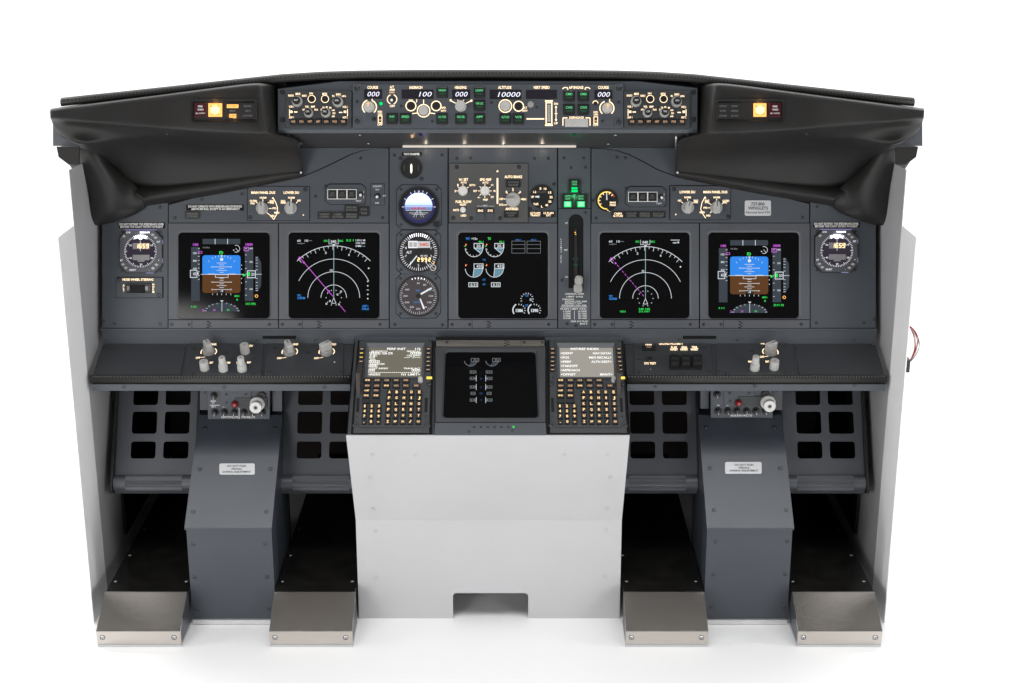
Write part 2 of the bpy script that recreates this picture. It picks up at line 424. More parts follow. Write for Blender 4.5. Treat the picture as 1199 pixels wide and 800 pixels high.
LEG = [   # leg that sweeps down to the panel at each end; stations outer -> inner
 [(68, 171, 3.085), (69, 177, 3.09), (75, 186, 3.115), (88, 198, 3.178), (97.5, 213, 3.235), (102, 237, 3.262), (104, 256, 3.28), (109, 264, 3.31)],
 [(84, 170.5, 3.078), (85, 177, 3.083), (90, 187, 3.108), (99, 199, 3.163), (107, 214, 3.218), (111, 237, 3.248), (112, 257, 3.273), (115, 264.5, 3.31)],
 [(106, 170.5, 3.083), (108, 178, 3.088), (112, 188, 3.118), (119, 200, 3.163), (126, 215, 3.208), (130, 236, 3.248), (131, 255, 3.278), (132, 261, 3.325)],
 [(116, 171, 3.10), (119, 179, 3.11), (124, 189, 3.14), (131, 201, 3.18), (137, 214, 3.22), (140, 230, 3.255), (141, 250, 3.285), (141, 258, 3.335)],
 [(121, 172, 3.16), (126, 181, 3.18), (132, 191, 3.22), (140, 203, 3.26), (148, 214, 3.285), (156, 228, 3.30), (160, 244, 3.31), (160, 251, 3.342)],
 [(126, 173, 3.26), (134, 182, 3.29), (142, 193, 3.31), (150, 204, 3.32), (158, 214, 3.322), (166, 226, 3.32), (171, 237, 3.325), (171, 243, 3.345)],
]
LOWER = [  # lower lip running along the panel
 [(148, 213, 3.334), (151, 218, 3.324), (158, 224, 3.314), (167, 229.5, 3.312), (169, 232.5, 3.322), (170, 236, 3.346)],
 [(178, 221, 3.334), (178, 222.5, 3.328), (176, 224.5, 3.322), (175, 229, 3.320), (175, 231.5, 3.326), (175, 234, 3.346)],
 [(250, 213.5, 3.334), (250, 215, 3.331), (250, 216, 3.327), (250, 218, 3.327), (250, 219.5, 3.332), (250, 221.5, 3.347)],
 [(305, 207, 3.334), (305, 208.5, 3.332), (305, 209.4, 3.329), (305, 211, 3.329), (305, 212.5, 3.334), (305, 214.3, 3.347)],
 [(346, 202.5, 3.334), (346, 203.8, 3.332), (346, 204.5, 3.33), (346, 206, 3.33), (346, 207.3, 3.336), (346, 209, 3.348)],
 [(355, 201.5, 3.339), (355, 202.6, 3.338), (355, 203.3, 3.338), (355, 205, 3.338), (355, 206.2, 3.34), (355, 207.8, 3.348)],
]
def surf(name, grid, mat, th=.0015, lev=2, sgn=1, t=t, hard=()):
    R = len(grid); K = len(grid[0]); b = t.mb().m(mat); vs = []
    for st in grid:
        for u, v, d in st:
            q = at(u, v, d); vs.append((q.x * sgn, q.y, q.z))
    fs = [(i * K + j, i * K + j + 1, (i + 1) * K + j + 1, (i + 1) * K + j) for i in range(R - 1) for j in range(K - 1)]
    if sgn > 0: fs = [f[::-1] for f in fs]
    b.W(vs, fs, True)
    o = t.put(name, b)
    if hard:
        at_ = o.data.attributes.new('crease_edge', 'FLOAT', 'EDGE')
        for e in o.data.edges:
            a, c = e.vertices
            if a % K == c % K and a % K in hard: at_.data[e.index].value = hard[a % K]
    m = o.modifiers.new('s', 'SUBSURF'); m.levels = lev; m.render_levels = lev
    m = o.modifiers.new('th', 'SOLIDIFY'); m.thickness = th; m.offset = -1 if True else 0
    return o
LEG = [   # leg that sweeps down to the panel at each end; stations outer -> inner
 [(69, 171, 3.27), (72, 176, 3.262), (76, 184, 3.262), (86, 198, 3.27), (96, 214, 3.285), (101, 236, 3.30), (103, 256, 3.315), (108, 263, 3.34)],
 [(80, 171, 3.235), (82, 176, 3.232), (88, 185, 3.235), (97, 198, 3.245), (107, 214, 3.26), (112, 236, 3.28), (113, 256, 3.30), (114, 264, 3.335)],
 [(105, 172, 3.222), (105, 177, 3.22), (108, 186, 3.225), (114, 198, 3.235), (123, 214, 3.25), (130, 234, 3.27), (132, 253, 3.295), (133, 260, 3.33)],
 [(116, 172, 3.235), (117, 178, 3.236), (121, 187, 3.24), (128, 199, 3.25), (135, 213, 3.262), (139, 230, 3.28), (140, 249, 3.30), (141, 257, 3.335)],
 [(121, 172, 3.26), (123, 180, 3.27), (129, 190, 3.29), (138, 202, 3.30), (147, 214, 3.31), (155, 228, 3.318), (160, 243, 3.325), (160, 250, 3.342)],
 [(124, 172, 3.30), (130, 182, 3.31), (138, 193, 3.325), (147, 204, 3.325), (157, 214, 3.325), (166, 226, 3.32), (171, 237, 3.325), (171, 243, 3.345)],
]
LOWER = [  # lower lip running along the panel
 [(146, 217, 3.334), (150, 221, 3.322), (158, 227, 3.312), (168, 234, 3.312), (170, 238, 3.322), (170, 241, 3.346)],
 [(178, 219, 3.334), (178, 221.5, 3.326), (176, 225, 3.318), (175, 231, 3.318), (175, 236, 3.325), (175, 240, 3.346)],
 [(250, 209, 3.334), (250, 212, 3.33), (250, 215, 3.327), (250, 220, 3.327), (250, 224, 3.33), (250, 228, 3.347)],
 [(305, 201, 3.334), (305, 204, 3.332), (305, 206, 3.329), (305, 211, 3.329), (305, 214, 3.334), (305, 217, 3.347)],
 [(346, 195, 3.334), (346, 198, 3.332), (346, 200, 3.33), (346, 204, 3.33), (346, 207, 3.336), (346, 209, 3.348)],
 [(355, 194, 3.339), (355, 196, 3.338), (355, 198, 3.338), (355, 202, 3.338), (355, 205, 3.34), (355, 207, 3.348)],
]
for sgn in (1, -1):
    surf('eyebrow', G, 'hood', sgn=sgn, lev=3, hard={2: .75, 3: .7, 7: .35})
    surf('lower_lip', LOWER, 'hood', sgn=sgn, hard={3: .5})
    surf('end_leg', LEG, 'hood', sgn=sgn)
    b = t.mb().m('panel')                                # blue-grey end plate behind the tip
    def q(u, v, d): w = at(u, v, d); return (w.x * sgn, w.y, w.z)
    a4 = [q(62.5, 138, 3.135), (q(62.5, 171, 3.145)), q(100, 171.5, 3.145), q(100, 138, 3.135)]
    b4 = [q(64, 138, 3.16), (q(64, 171, 3.17)), q(101, 171.5, 3.17), q(101, 138, 3.16)]
    b.W(a4 + b4, [(0, 1, 2, 3), (7, 6, 5, 4), (0, 4, 5, 1), (1, 5, 6, 2), (2, 6, 7, 3), (3, 7, 4, 0)]); fixn(t.put('end_plate', b))
    b = t.mb().m('hood')                                 # cheek between eyebrow and centre housing
    a4 = [q(296, 95.5, 3.235), q(334, 92, 3.235), q(352, 171, 3.25), q(300, 168, 3.25)]; b4 = [tuple(Vector(c) + Vector((0, .012, 0))) for c in a4]
    b.W(a4 + b4, [(0, 1, 2, 3), (7, 6, 5, 4), (0, 4, 5, 1), (1, 5, 6, 2), (2, 6, 7, 3), (3, 7, 4, 0)]); fixn(t.put('inner_cheek', b))
    b = t.mb().m('hood')                                 # dark bracket under the tip
    a4 = [q(66.5, 171.7, 3.10), q(69, 184, 3.10), q(81, 193, 3.10), q(93, 193, 3.10), q(93, 171.7, 3.10)]
    b4 = [q(67, 172, 3.13), q(70, 184, 3.13), q(82, 193, 3.13), q(94, 193, 3.13), q(94, 172, 3.13)]
    b.W(a4 + b4, [(0, 1, 2, 3, 4), (9, 8, 7, 6, 5)] + [(i, 5 + i, 5 + (i + 1) % 5, (i + 1) % 5) for i in range(5)]); fixn(t.put('end_bracket', b))
# top trim: padded roll + cover behind it
TR = [(72, 120, 3.13), (140, 112.8, 3.15), (210, 105.2, 3.18), (280, 97.6, 3.195), (330, 92.2, 3.19), (375, 89.4, 3.19), (420, 88, 3.19), (480, 87.3, 3.19), (573, 87, 3.19)]
TR = [at(*q) for q in TR]; TR = TR + [Vector((-q.x, q.y, q.z)) for q in TR[-2::-1]]
b = t.mb().m('leather'); vs = []; fs = []; prof = [(.016, .0075), (.004, .0088), (-.004, .006), (-.0065, 0), (-.004, -.0065), (.004, -.009), (.016, -.009)]
K = len(prof)
for q in TR: vs += [(q.x, q.y + a, q.z + c) for a, c in prof]
for i in range(len(TR) - 1):
    for j in range(K): fs.append((i * K + j, i * K + (j + 1) % K, (i + 1) * K + (j + 1) % K, (i + 1) * K + j))
fs += [tuple(range(K)), tuple(range(len(vs) - 1, len(vs) - K - 1, -1))]
b.W(vs, fs, True); tr = t.put('trim_roll', b); fixn(tr)
b = t.mb().m('stitch'); L = 0                            # stitching along the roll
for q0, q1 in zip(TR, TR[1:]):
    nseg = max(1, int((q1 - q0).length / .0075))
    for i in range(nseg):
        q = q0.lerp(q1, (i + .5) / nseg); d = (q1 - q0).normalized() * .0018
        c0 = q + Vector((0, -.0062, .0035)); up = Vector((0, .0004, .0011))
        b.W([c0 - d - up, c0 + d - up, c0 + d + up, c0 - d + up], [(0, 1, 2, 3)])
t.put('stitching', b, parent=tr)
b = t.mb().m('hood'); vs = []
for q in TR: vs += [(q.x, q.y + .012, q.z + .0072), (q.x, q.y + .58, q.z - .115), (q.x, q.y + .58, q.z - .119), (q.x, q.y + .012, q.z + .003)]
fs = [(4 * i + j, 4 * i + (j + 1) % 4, 4 * i + 4 + (j + 1) % 4, 4 * i + 4 + j) for i in range(len(TR) - 1) for j in range(4)]
fs += [(0, 1, 2, 3), (len(vs) - 1, len(vs) - 2, len(vs) - 3, len(vs) - 4)]
b.W(vs, fs); fixn(t.put('top_cover', b))
# centre housing that carries the control panels
h = t
b = t.mb().m('panel')
front = [(326, 104.5), (398, 95.5), (747, 95.5), (817, 103.5), (817, 152), (326, 152)]
fr = [at(u, v, 3.186) for u, v in front]; lowf = [at(817, 156, 3.192), at(326, 156, 3.192)]
bk = [q + Vector((0, .16, -.002)) for q in fr]
vs = fr + bk + lowf
n = 6
fs = [(0, 1, 2, 3, 4, 5)[::-1], (6, 7, 8, 9, 10, 11)] + [(i, i + 1, n + i + 1, n + i) for i in range(4)] + [(5, 0, 6, 11), (4, 12, 13, 5), (4, 10, 12), (5, 13, 11), (12, 10, 11, 13)]
b.W(vs, fs); fixn(t.put('centre_housing', b))
# recessed soffit between housing and panel, with the flood light strip
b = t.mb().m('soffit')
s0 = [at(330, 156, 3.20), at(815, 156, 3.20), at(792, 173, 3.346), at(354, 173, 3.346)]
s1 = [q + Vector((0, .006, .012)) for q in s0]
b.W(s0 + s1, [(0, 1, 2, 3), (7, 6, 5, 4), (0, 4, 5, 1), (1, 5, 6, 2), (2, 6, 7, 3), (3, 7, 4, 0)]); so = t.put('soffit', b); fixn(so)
nrm = (s0[1] - s0[0]).cross(s0[3] - s0[0]).normalized(); nrm = nrm if nrm.y < 0 or nrm.z < 0 else -nrm
SOF = Plane(s0[0], X, (s0[3] - s0[0]) * -1 - X * ((s0[3] - s0[0]) * -1).x)
if SOF.ez.dot(s0[0] - CAM) > 0: SOF.ez = -SOF.ez
b = t.mb().m('led'); a = [SOF.hit(472, 169.8), SOF.hit(675, 169.8), SOF.hit(675, 170.8), SOF.hit(472, 170.8)]; a = [q + SOF.ez * .004 for q in a]
a2 = [q - SOF.ez * .003 for q in a]
b.W(a + a2, [(0, 1, 2, 3), (0, 4, 5, 1), (1, 5, 6, 2), (2, 6, 7, 3), (3, 7, 4, 0)]); fixn(t.put('flood_light', b))
for (u, v, w_, hh, mat) in ((483, 161.5, 3.2, 5.5, 'warm_lo'), (493, 156.8, 1.6, .5, 'blue_glow'), (673, 156.9, 1.6, .5, 'green_glow')):  # glowing bits that paint in LED reflections and spill on the soffit
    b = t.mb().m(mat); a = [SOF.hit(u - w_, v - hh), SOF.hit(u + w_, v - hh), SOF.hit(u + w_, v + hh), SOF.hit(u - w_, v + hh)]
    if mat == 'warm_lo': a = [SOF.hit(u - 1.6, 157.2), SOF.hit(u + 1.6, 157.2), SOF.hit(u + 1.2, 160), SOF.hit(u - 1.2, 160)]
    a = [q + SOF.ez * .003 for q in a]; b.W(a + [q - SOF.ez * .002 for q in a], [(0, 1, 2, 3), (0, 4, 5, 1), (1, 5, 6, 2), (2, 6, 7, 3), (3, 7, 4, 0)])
    fixn(t.put('lamp_or_glow', b))
t.screw([(337.5, 156.8), (422, 156.8), (352.5, 167), (432, 167), (721, 157), (712.5, 167.5), (806, 156.5), (792, 167.5)], 2.0, 'screw_lt', 2.5, SOF)
b = t.mb().m('alu')                                      # hinge pin at the right of the soffit
p0 = SOF.hit(792, 158) + SOF.ez * .004; p1 = SOF.hit(792.3, 172) + SOF.ez * .004; tube(b, [p0, p1], .002, 8); t.put('hinge_pin', b)
for u in (354.5, 792.5):
    b = t.mb().m('screw_lt'); p0 = MIP.hit(u, 201.5); p1 = MIP.hit(u, 204.6); tube(b, [p0 + MIP.ez * .022, p1 + MIP.ez * .022], .0028, 8); t.put('stud', b)
t.screw([(196, 157.2), (277, 157.4), (945, 157), (868, 157)], 1.2, 'screw_dk', 0, facing(3.15))

# ------------------------------------------------------------------ warning lights in the hood
for nm, side in (('left', 0), ('right', 1)):
    if side == 0:
        u0, u1 = 225, 302; fw = (228.3, 243.5); mc = (245, 260.8); sx_ = (264.5, 300)
        lab = 'warning light panel in left eyebrow of the hood, two amber captions lit'
        cap = [[('FLT CONT', 1), ('IRS', 0), ('FUEL', 1)], [('ELEC', 0), ('APU', 0), ('OVHT/DET', 0)]]
    else:
        u0, u1 = 838, 918; fw = (900.2, 914.8); mc = (882.5, 897.3); sx_ = (840, 867)
        lab = 'warning light panel in right eyebrow of the hood, only its caution button lit'
        cap = [[('ANTI-ICE', 0), ('HYD', 0), ('DOORS', 0)], [('ENG', 0), ('OVERHEAD', 0), ('AIR COND', 0)]]
    t = Thing('warning_light_panel', lab, 'warning lights', BROW, (u0 + u1) / 2, 143, group='warning light panels in the hood')
    b = t.mb().m('black_matt'); b.frame(rrpts(u0, 116.5, u1, 143.5, 3), rrpts(u0 + 2.5, 119, u1 - 2.5, 141, 1.5), -6, 7, 4); b.m('black_matt').rr(u0 + 1, 118, u1 - 1, 142, 2, -5, 1)
    t.put('housing', b)
    b = t.mb().m('darkred').box(fw[0], 121, fw[1], 137.5, 1, 6, .8); o = t.put('fire_warning_button', b)
    b = t.mb().m('printw'); c = sum(fw) / 2
    b.tx('FIRE', c, 125.3, 2.2, 6.3, 5.5); b.tx('WARN', c, 129, 2.2, 6.3, 7); b.tx('BELL CUTOUT', c, 133.3, 1.6, 6.3, 11); t.put('lettering', b, o)
    b = t.mb().m('amber').box(mc[0], 121.5, mc[1], 137, 1, 6, .8); b.m('amber_hi').rr(mc[0] + 2.6, 123.8, mc[1] - 2.6, 134.6, 4, 5, 6.4)
    o = t.put('caution_button', b); b = t.mb().m('red_ln'); b.tx('MASTER', sum(mc) / 2, 125.2, 1.9, 6.8, 10); b.tx('CAUTION', sum(mc) / 2, 134, 1.9, 6.8, 10); t.put('lettering', b, o)
    b = t.mb().m('black').box(sx_[0], 121, sx_[1], 140, 1, 4.5, .6); o = t.put('annunciator', b)
    b = t.mb(); w = (sx_[1] - sx_[0]) / 2
    for ci, colm in enumerate(cap):
        for ri, (s_, lit) in enumerate(colm):
            cx = sx_[0] + w * (ci + .5); cy = 124.8 + 5.6 * ri
            if lit:
                b.m('amber'); b.box(cx - w * .38 if ri == 0 else cx - w * .22, cy - 2, cx + w * .38 if ri == 0 else cx + w * .24, cy + 2.2, 4.4, 4.9)
                b.m('red_ln').tx(s_, cx, cy, 1.8, 5.3, w * .6)
            else: b.m('printd').tx(s_, cx, cy, 2.1, 4.9, min(w * .62, 2.2 * len(s_)))
    t.put('caption_lights', b, o)

# ------------------------------------------------------------------ knob helpers (all in px on the thing's plane)
def knob(t, u, v, r, h, mat='knob', cap=None, name='knob', z=0, n=26, fl=.09, pointer=None):
    b = t.mb().m('knob_dk').cyl(u, v, r * 1.05, z, z + h * .25, n=24); b.m(mat).cyl(u, v, r, z + h * .22, z + h, r * .9, n=n, flute=fl)
    if cap: b.m(cap[0]).cyl(u, v, cap[1], z + h, z + h + cap[2], n=20)
    if pointer is not None:
        zz = z + h + (cap[2] if cap else 0) + .35; a = math.radians(pointer); rr = r * .8 if not cap else cap[1] * .8
        b.m('printk').ln([(u, v), (u + rr * math.cos(a), v - rr * math.sin(a))], max(.6, r * .13), zz)
    return t.put(name, b)
def selector(t, u, v, r, h, ang=90, mat='knob', z=0, name='selector_knob'):
    """round skirt with a raised grip bar"""
    b = t.mb().m(mat).cyl(u, v, r, z, z + h * .3, r * .97, n=30)
    a = math.radians(ang); c, s = math.cos(a), -math.sin(a); w = r * .52; l0, l1 = -r * .98, r * .98
    def q(l, ww): return (u + l * c - ww * s, v + l * s + ww * c)
    loop = [q(l0, -w * .8), q(l0 * .8, -w), q(l1 * .55, -w), q(l1, -w * .55), q(l1, w * .55), q(l1 * .55, w), q(l0 * .8, w), q(l0, w * .8)]
    b.poly(loop, z + h * .28, z + h, 1.1)
    b.m('printk').ln([q(l1 * .2, 0), q(l1 * .92, 0)], max(.7, r * .12), z + h + .3)
    return t.put(name, b)
def key(t, u0, v0, u1, v1, txt, kind='grn', z=0, name='push_button'):
    b = t.mb().m('black_matt').rr(u0 - .7, v0 - .7, u1 + .7, v1 + .7, .9, z, z + .6); b.m('black').rr(u0, v0, u1, v1, .8, z + .3, z + 4.5, .7)
    o = t.put(name, b); b = t.mb(); cx, cy = (u0 + u1) / 2, (v0 + v1) / 2; w = u1 - u0; hh = v1 - v0
    if kind == 'grn':
        b.m('grnkey').tx(txt, cx, cy - hh * .16, 2.6, z + 4.8, min(w * .75, 2.6 * len(txt)), bold=.018); b.m('grnkeydim').quad(cx - w * .3, cy + hh * .14, cx + w * .3, cy + hh * .24, z + 4.8)
    else:
        b.m(kind).tx(txt, cx, cy, min(2.6, hh * .5), z + 4.8, w * .72, bold=.018)
    t.put('lettering', b, o); return o
def window(t, u0, v0, u1, v1, txt, al, z=0, h=6.2, mat='dgt', w=None, name='display_window'):
    b = t.mb().m('black_matt').box(u0, v0, u1, v1, z, z + 1, .3); b.m('lcd_dark').quad(u0 + .9, v0 + .9, u1 - .9, v1 - .9, z + 1.2)
    o = t.put(name, b)
    if txt:
        b = t.mb().m(mat); n_ = len(txt); b.tx(txt, al[0], (v0 + v1) / 2, h, z + 1.5, al[1] * n_ - 1.4, slant=.22, bold=.0); t.put('digits', b, o)
    return o
SEG = {'0': 'abcdef', '1': 'bc', '2': 'abged', '3': 'abgcd', '4': 'fgbc', '5': 'afgcd', '6': 'afgedc', '7': 'abc', '8': 'abcdefg', '9': 'abcdfg'}
def digits(b, txt, u, v, h, z, pitch, slant=.16, wt=.15):
    w = h * .54; t_ = h * wt
    for i, ch in enumerate(txt):
        cx = u + (i - (len(txt) - 1) / 2) * pitch
        P = {'tl': (-w / 2, -h / 2), 'tr': (w / 2, -h / 2), 'ml': (-w / 2, 0), 'mr': (w / 2, 0), 'bl': (-w / 2, h / 2), 'br': (w / 2, h / 2)}
        P = {k: (cx + x - y * slant, v + y) for k, (x, y) in P.items()}
        E = {'a': ('tl', 'tr'), 'b': ('tr', 'mr'), 'c': ('mr', 'br'), 'd': ('bl', 'br'), 'e': ('ml', 'bl'), 'f': ('tl', 'ml'), 'g': ('ml', 'mr')}
        for s_ in SEG.get(ch, ''):
            a, c = E[s_]; b.ln([P[a], P[c]], t_, z + .01 * 'abcdefg'.index(s_))

# ------------------------------------------------------------------ mode control panel
WM = 'warm'
t = Thing('mode_control_panel', 'long centre control panel in the glareshield with green keys and digit windows reading 10000', 'control panel', MCPP, 573, 151)
b = t.mb().m('panel').rr(413.5, 99.5, 730.5, 149.5, 2, -4, 2, .8); face = t.put('faceplate', b)
for q in ((419, 104), (419, 143), (725, 104), (725, 143.5)):
    b = t.mb().m('panel').rr(q[0] - 5, q[1] - 4.5, q[0] + 4.5, q[1] + 4.5, 1.5, 2, 4.2, .6); t.put('fastener_block', b)
t.screw([(419, 104), (419, 143), (725, 104), (725, 143.5)], 2.6, 'screw_dk', 4.2)
t.screw([(419, 119), (470.5, 124.5), (506.5, 142.3), (576, 120.5), (629, 125.8), (725, 120), (706, 142)], 1.4, 'screw_dk', 2)
window(t, 427, 105, 448, 116, '000', (438, 5.1), 2, 5.7); window(t, 471, 105.3, 508, 116, '100', (499, 5.2), 2, 5.7)
window(t, 530, 105.3, 551, 116, '000', (541, 5.2), 2, 5.7); window(t, 574, 105.5, 611, 116.5, '10000', (597, 5.4), 2, 5.7)
window(t, 616.3, 105.7, 652.5, 116.2, '', (0, 0), 2); window(t, 696.5, 105.7, 717.5, 116.2, '000', (707.5, 5.2), 2, 5.7)
b = t.mb().m(WM); z = 2.3
for s_, u, w in (('COURSE', 437, 12.5), ('IAS/MACH', 487.5, 15), ('HEADING', 540, 13.5), ('ALTITUDE', 591.5, 15.5), ('VERT SPEED', 634.5, 19), ('A/P ENGAGE', 675, 17), ('COURSE', 707, 12.5)):
    b.tx(s_, u, 102.7, 3.2, z, w, bold=.022)
b.tx('A/T', 459.5, 102, 2.6, z, 5, bold=.022); b.tx('ARM', 459.5, 105.3, 2.6, z, 6, bold=.022); b.m('warm_lo').quad(456.5, 107.6, 462.5, 109.5, z).m(WM)
b.tx('OFF', 460, 124.4, 2.6, z, 6, bold=.022)
for a0, a1 in ((110, 250), (-70, 70)): b.arc(459.7, 116.6, 5.6, 1, z, a0, a1, 14)
for u, v in ((432.8 + .4, 125.6), (711, 127)):
    b.arc(u, v, 8.2, 1.3, z, 40 - 90, 72, 20); b.arc(u, v, 8.2, 1.3, z, 108, 230, 20); b.ln([(u + 3, v - 8.5), (u + 3.6, v - 11.5)], 1, z)
b.tx('F/D', 445.5, 131.3, 2.6, z, 5, bold=.022); b.tx('ON', 445.5, 134.3, 2.4, z, 5, bold=.022); b.tx('OFF', 445.5, 146, 2.6, z, 6, bold=.022)
b.tx('F/D', 698, 131.8, 2.4, z, 5, bold=.022); b.tx('ON', 698, 134.6, 2.2, z, 5, bold=.022); b.tx('OFF', 698, 146.6, 2.4, z, 6, bold=.022)
b.arc(697.6, 121.4, 3, .9, z, 0, 180, 12)
for u, v, r in ((481.7, 124.3, 5.8), (511.3, 124.3, 5.6), (496.6, 130, 7.3), (592.2, 124.5, 7.4), (607.7, 124.7, 5.8)): b.arc(u, v, r, 1.15, z)
b.ln([(496.6, 117), (496.6, 122.5)], 1, z); b.ln([(483.3, 133.4), (489.3, 132.6)], 1, z); b.ln([(504, 132.6), (510, 133.4)], 1, z); b.ln([(488.6, 116.5), (488.3, 120.3)], .8, z)
b.tx('C/O', 481.5, 117.6, 1.9, z, 5, bold=.022); b.tx('SPD', 520, 126.5, 2.3, z, 5, bold=.022); b.tx('INTV', 520, 130, 2.3, z, 6, bold=.022); b.tx('ALT', 615.2, 126.4, 2.3, z, 5, bold=.022); b.tx('INTV', 615.2, 130, 2.3, z, 6, bold=.022)
b.ln([(528, 118), (534, 121.2)], .9, z); b.ln([(552, 118.4), (546, 121.4)], .9, z); b.disc(528.2, 117.8, 1.3, z, 10); b.disc(552.5, 118.2, 1.3, z, 10); b.ln([(536.3, 117), (537, 119)], .7, z); b.ln([(543.6, 117), (543, 119)], .7, z)
b.ln([(617, 139.5), (637.8, 139.5)], 1.5, z)
b.ln([(638.6, 118.6), (647.8, 118.6)], 1.6, z); b.ln([(638.6, 147), (647.8, 147)], 1.6, z); b.rect(639.9, 120.6, 646.6, 145.4, 1.2, z)
b.tx('DN', 651.5, 121.8, 2.4, z, 4.5, bold=.022); b.tx('UP', 651.5, 144.6, 2.4, z, 4.5, bold=.022); b.ln([(651.5, 124), (651.5, 142)], .8, z); b.flat([(650, 126.5), (651.5, 124), (653, 126.5)], z + .05); b.flat([(650, 140), (651.5, 142.8), (653, 140)], z + .05); b.ln([(649.8, 133.3), (653.4, 133.3)], .7, z)
b.ln([(659, 104.5), (661, 102.8), (664.5, 102.8), (665.5, 105.5)], 1.1, z); b.ln([(691.5, 104.5), (689.5, 102.8), (686, 102.8), (685.5, 105.5)], 1.1, z)
b.tx('DISENGAGE', 675.5, 138, 2.6, z, 17, bold=.022)
b.ln([(665, 138.3), (659.6, 138.3), (659.6, 147.5)], 1.1, z); b.ln([(686, 138.3), (691.3, 138.3), (691.3, 147.5)], 1.1, z)
t.put('backlit_legend', b)
knob(t, 433, 125.6, 6.3, 13, n=30, fl=.04, z=2); knob(t, 711.3, 127, 6.2, 13, n=30, fl=.04, z=2)
for u, v in ((432.3, 123.4), (711.8, 125.2)):
    b = t.mb().m('amber'); b.ln([(u, v - 2.6), (u, v + 3)], .8, 15.5); b.ln([(u - 2, v - .7), (u + 2, v - .7)], .8, 15.6); t.put('pointer_mark', b)
for u, v, r in ((496.6, 129.8, 5.6), (592.2, 124.5, 5.9)): knob(t, u, v, r, 12, n=36, fl=.05, z=2)
knob(t, 540, 124.7, 6.6, 12, n=30, fl=.06, z=2, cap=('knob', 5.4, 4), name='heading_knob')
for u, v, r in ((481.7, 124.3, 4.6), (511.3, 124.3, 4.4), (607.7, 124.7, 4.6), (697.6, 121.6, 2.2), (438.5 + .2, 139.7, 2.4)):
    b = t.mb().m('black').cyl(u, v, r, 2, 5, n=20); t.put('round_button', b)
b = t.mb().m('knob_dk').cyl(621.8, 122.5, 3.8, 2, 3.4, n=22); t.put('blanking_cap', b)
b = t.mb().m('grnlamp').disc(446.8, 121.7, 2.1, 3.2, 14); b.m('black').cyl(446.8, 121.7, 2.7, 2, 2.8, n=14); t.put('lamp_or_glow', b)
def toggle(t, u, v, r=3, z=2, down=1, mat='alu'):
    b = t.mb().m('black').cyl(u, v, r, z, z + 1.4, n=16); x, y = b.p(u, v); b.m(mat); k = t.k
    pts = [t.M @ Vector((x, y, (z + 1) / 1000)), t.M @ Vector((x, y - down * .003, (z + 12) / 1000))]; tube(b, pts, .0022, 10)
    b.m('printw').cyl(u, v + down * 1.5, r * .5, z + 11.5, z + 13.5, n=12); return t.put('toggle_switch', b)
toggle(t, 459.7, 117, 3.3)
for u, v in ((445.7, 140), (698, 141)):
    b = t.mb().m('amberdim').box(u - 2.6, v - 4.2, u + 2.6, v + 4.2, 2, 3, .3); b.m('warm').rect(u - 2.2, v - 3.8, u + 2.2, v + 3.8, .8, 3.2); b.m('black').box(u - 1.4, v - 2.4, u + 1.4, v + 1.8, 3, 6, .5); b.m('warm_lo').box(u - 1.3, v + .2, u + 1.3, v + 1.6, 5, 6.6, .3); t.put('toggle_switch', b)
b = t.mb().m('knob_dk').box(641.3, 123, 645.2, 143, 2, 5, .8)
for i in range(9): b.m('knob').box(641.5, 123.6 + i * 2.15, 645, 124.9 + i * 2.15, 4, 6.4, .4)
t.put('thumbwheel', b)
b = t.mb().m('knob').box(661.8, 140, 689, 149, 2, 12, 1.2); t.put('disengage_bar', b)
for u, v, s_ in ((459.7, 139, 'N1'), (475.4, 139.2, 'SPEED'), (518.5, 108.3, 'VNAV'), (518.3, 139.3, 'LVL CHG'), (540.4, 139.3, 'HDG SEL'), (562, 108.3, 'LNAV'), (562, 123.6, 'VOR LOC'), (562, 139.3, 'APP'), (592.3, 139.5, 'ALT HLD'), (607.4, 139.5, 'V/S'), (666.7, 112.7, 'CMD'), (683.6, 112.7, 'CMD'), (666.7, 128.4, 'CWS'), (683.6, 128.4, 'CWS')):
    key(t, u - 6, v - 5.7, u + 6, v + 5.7, s_, z=2)

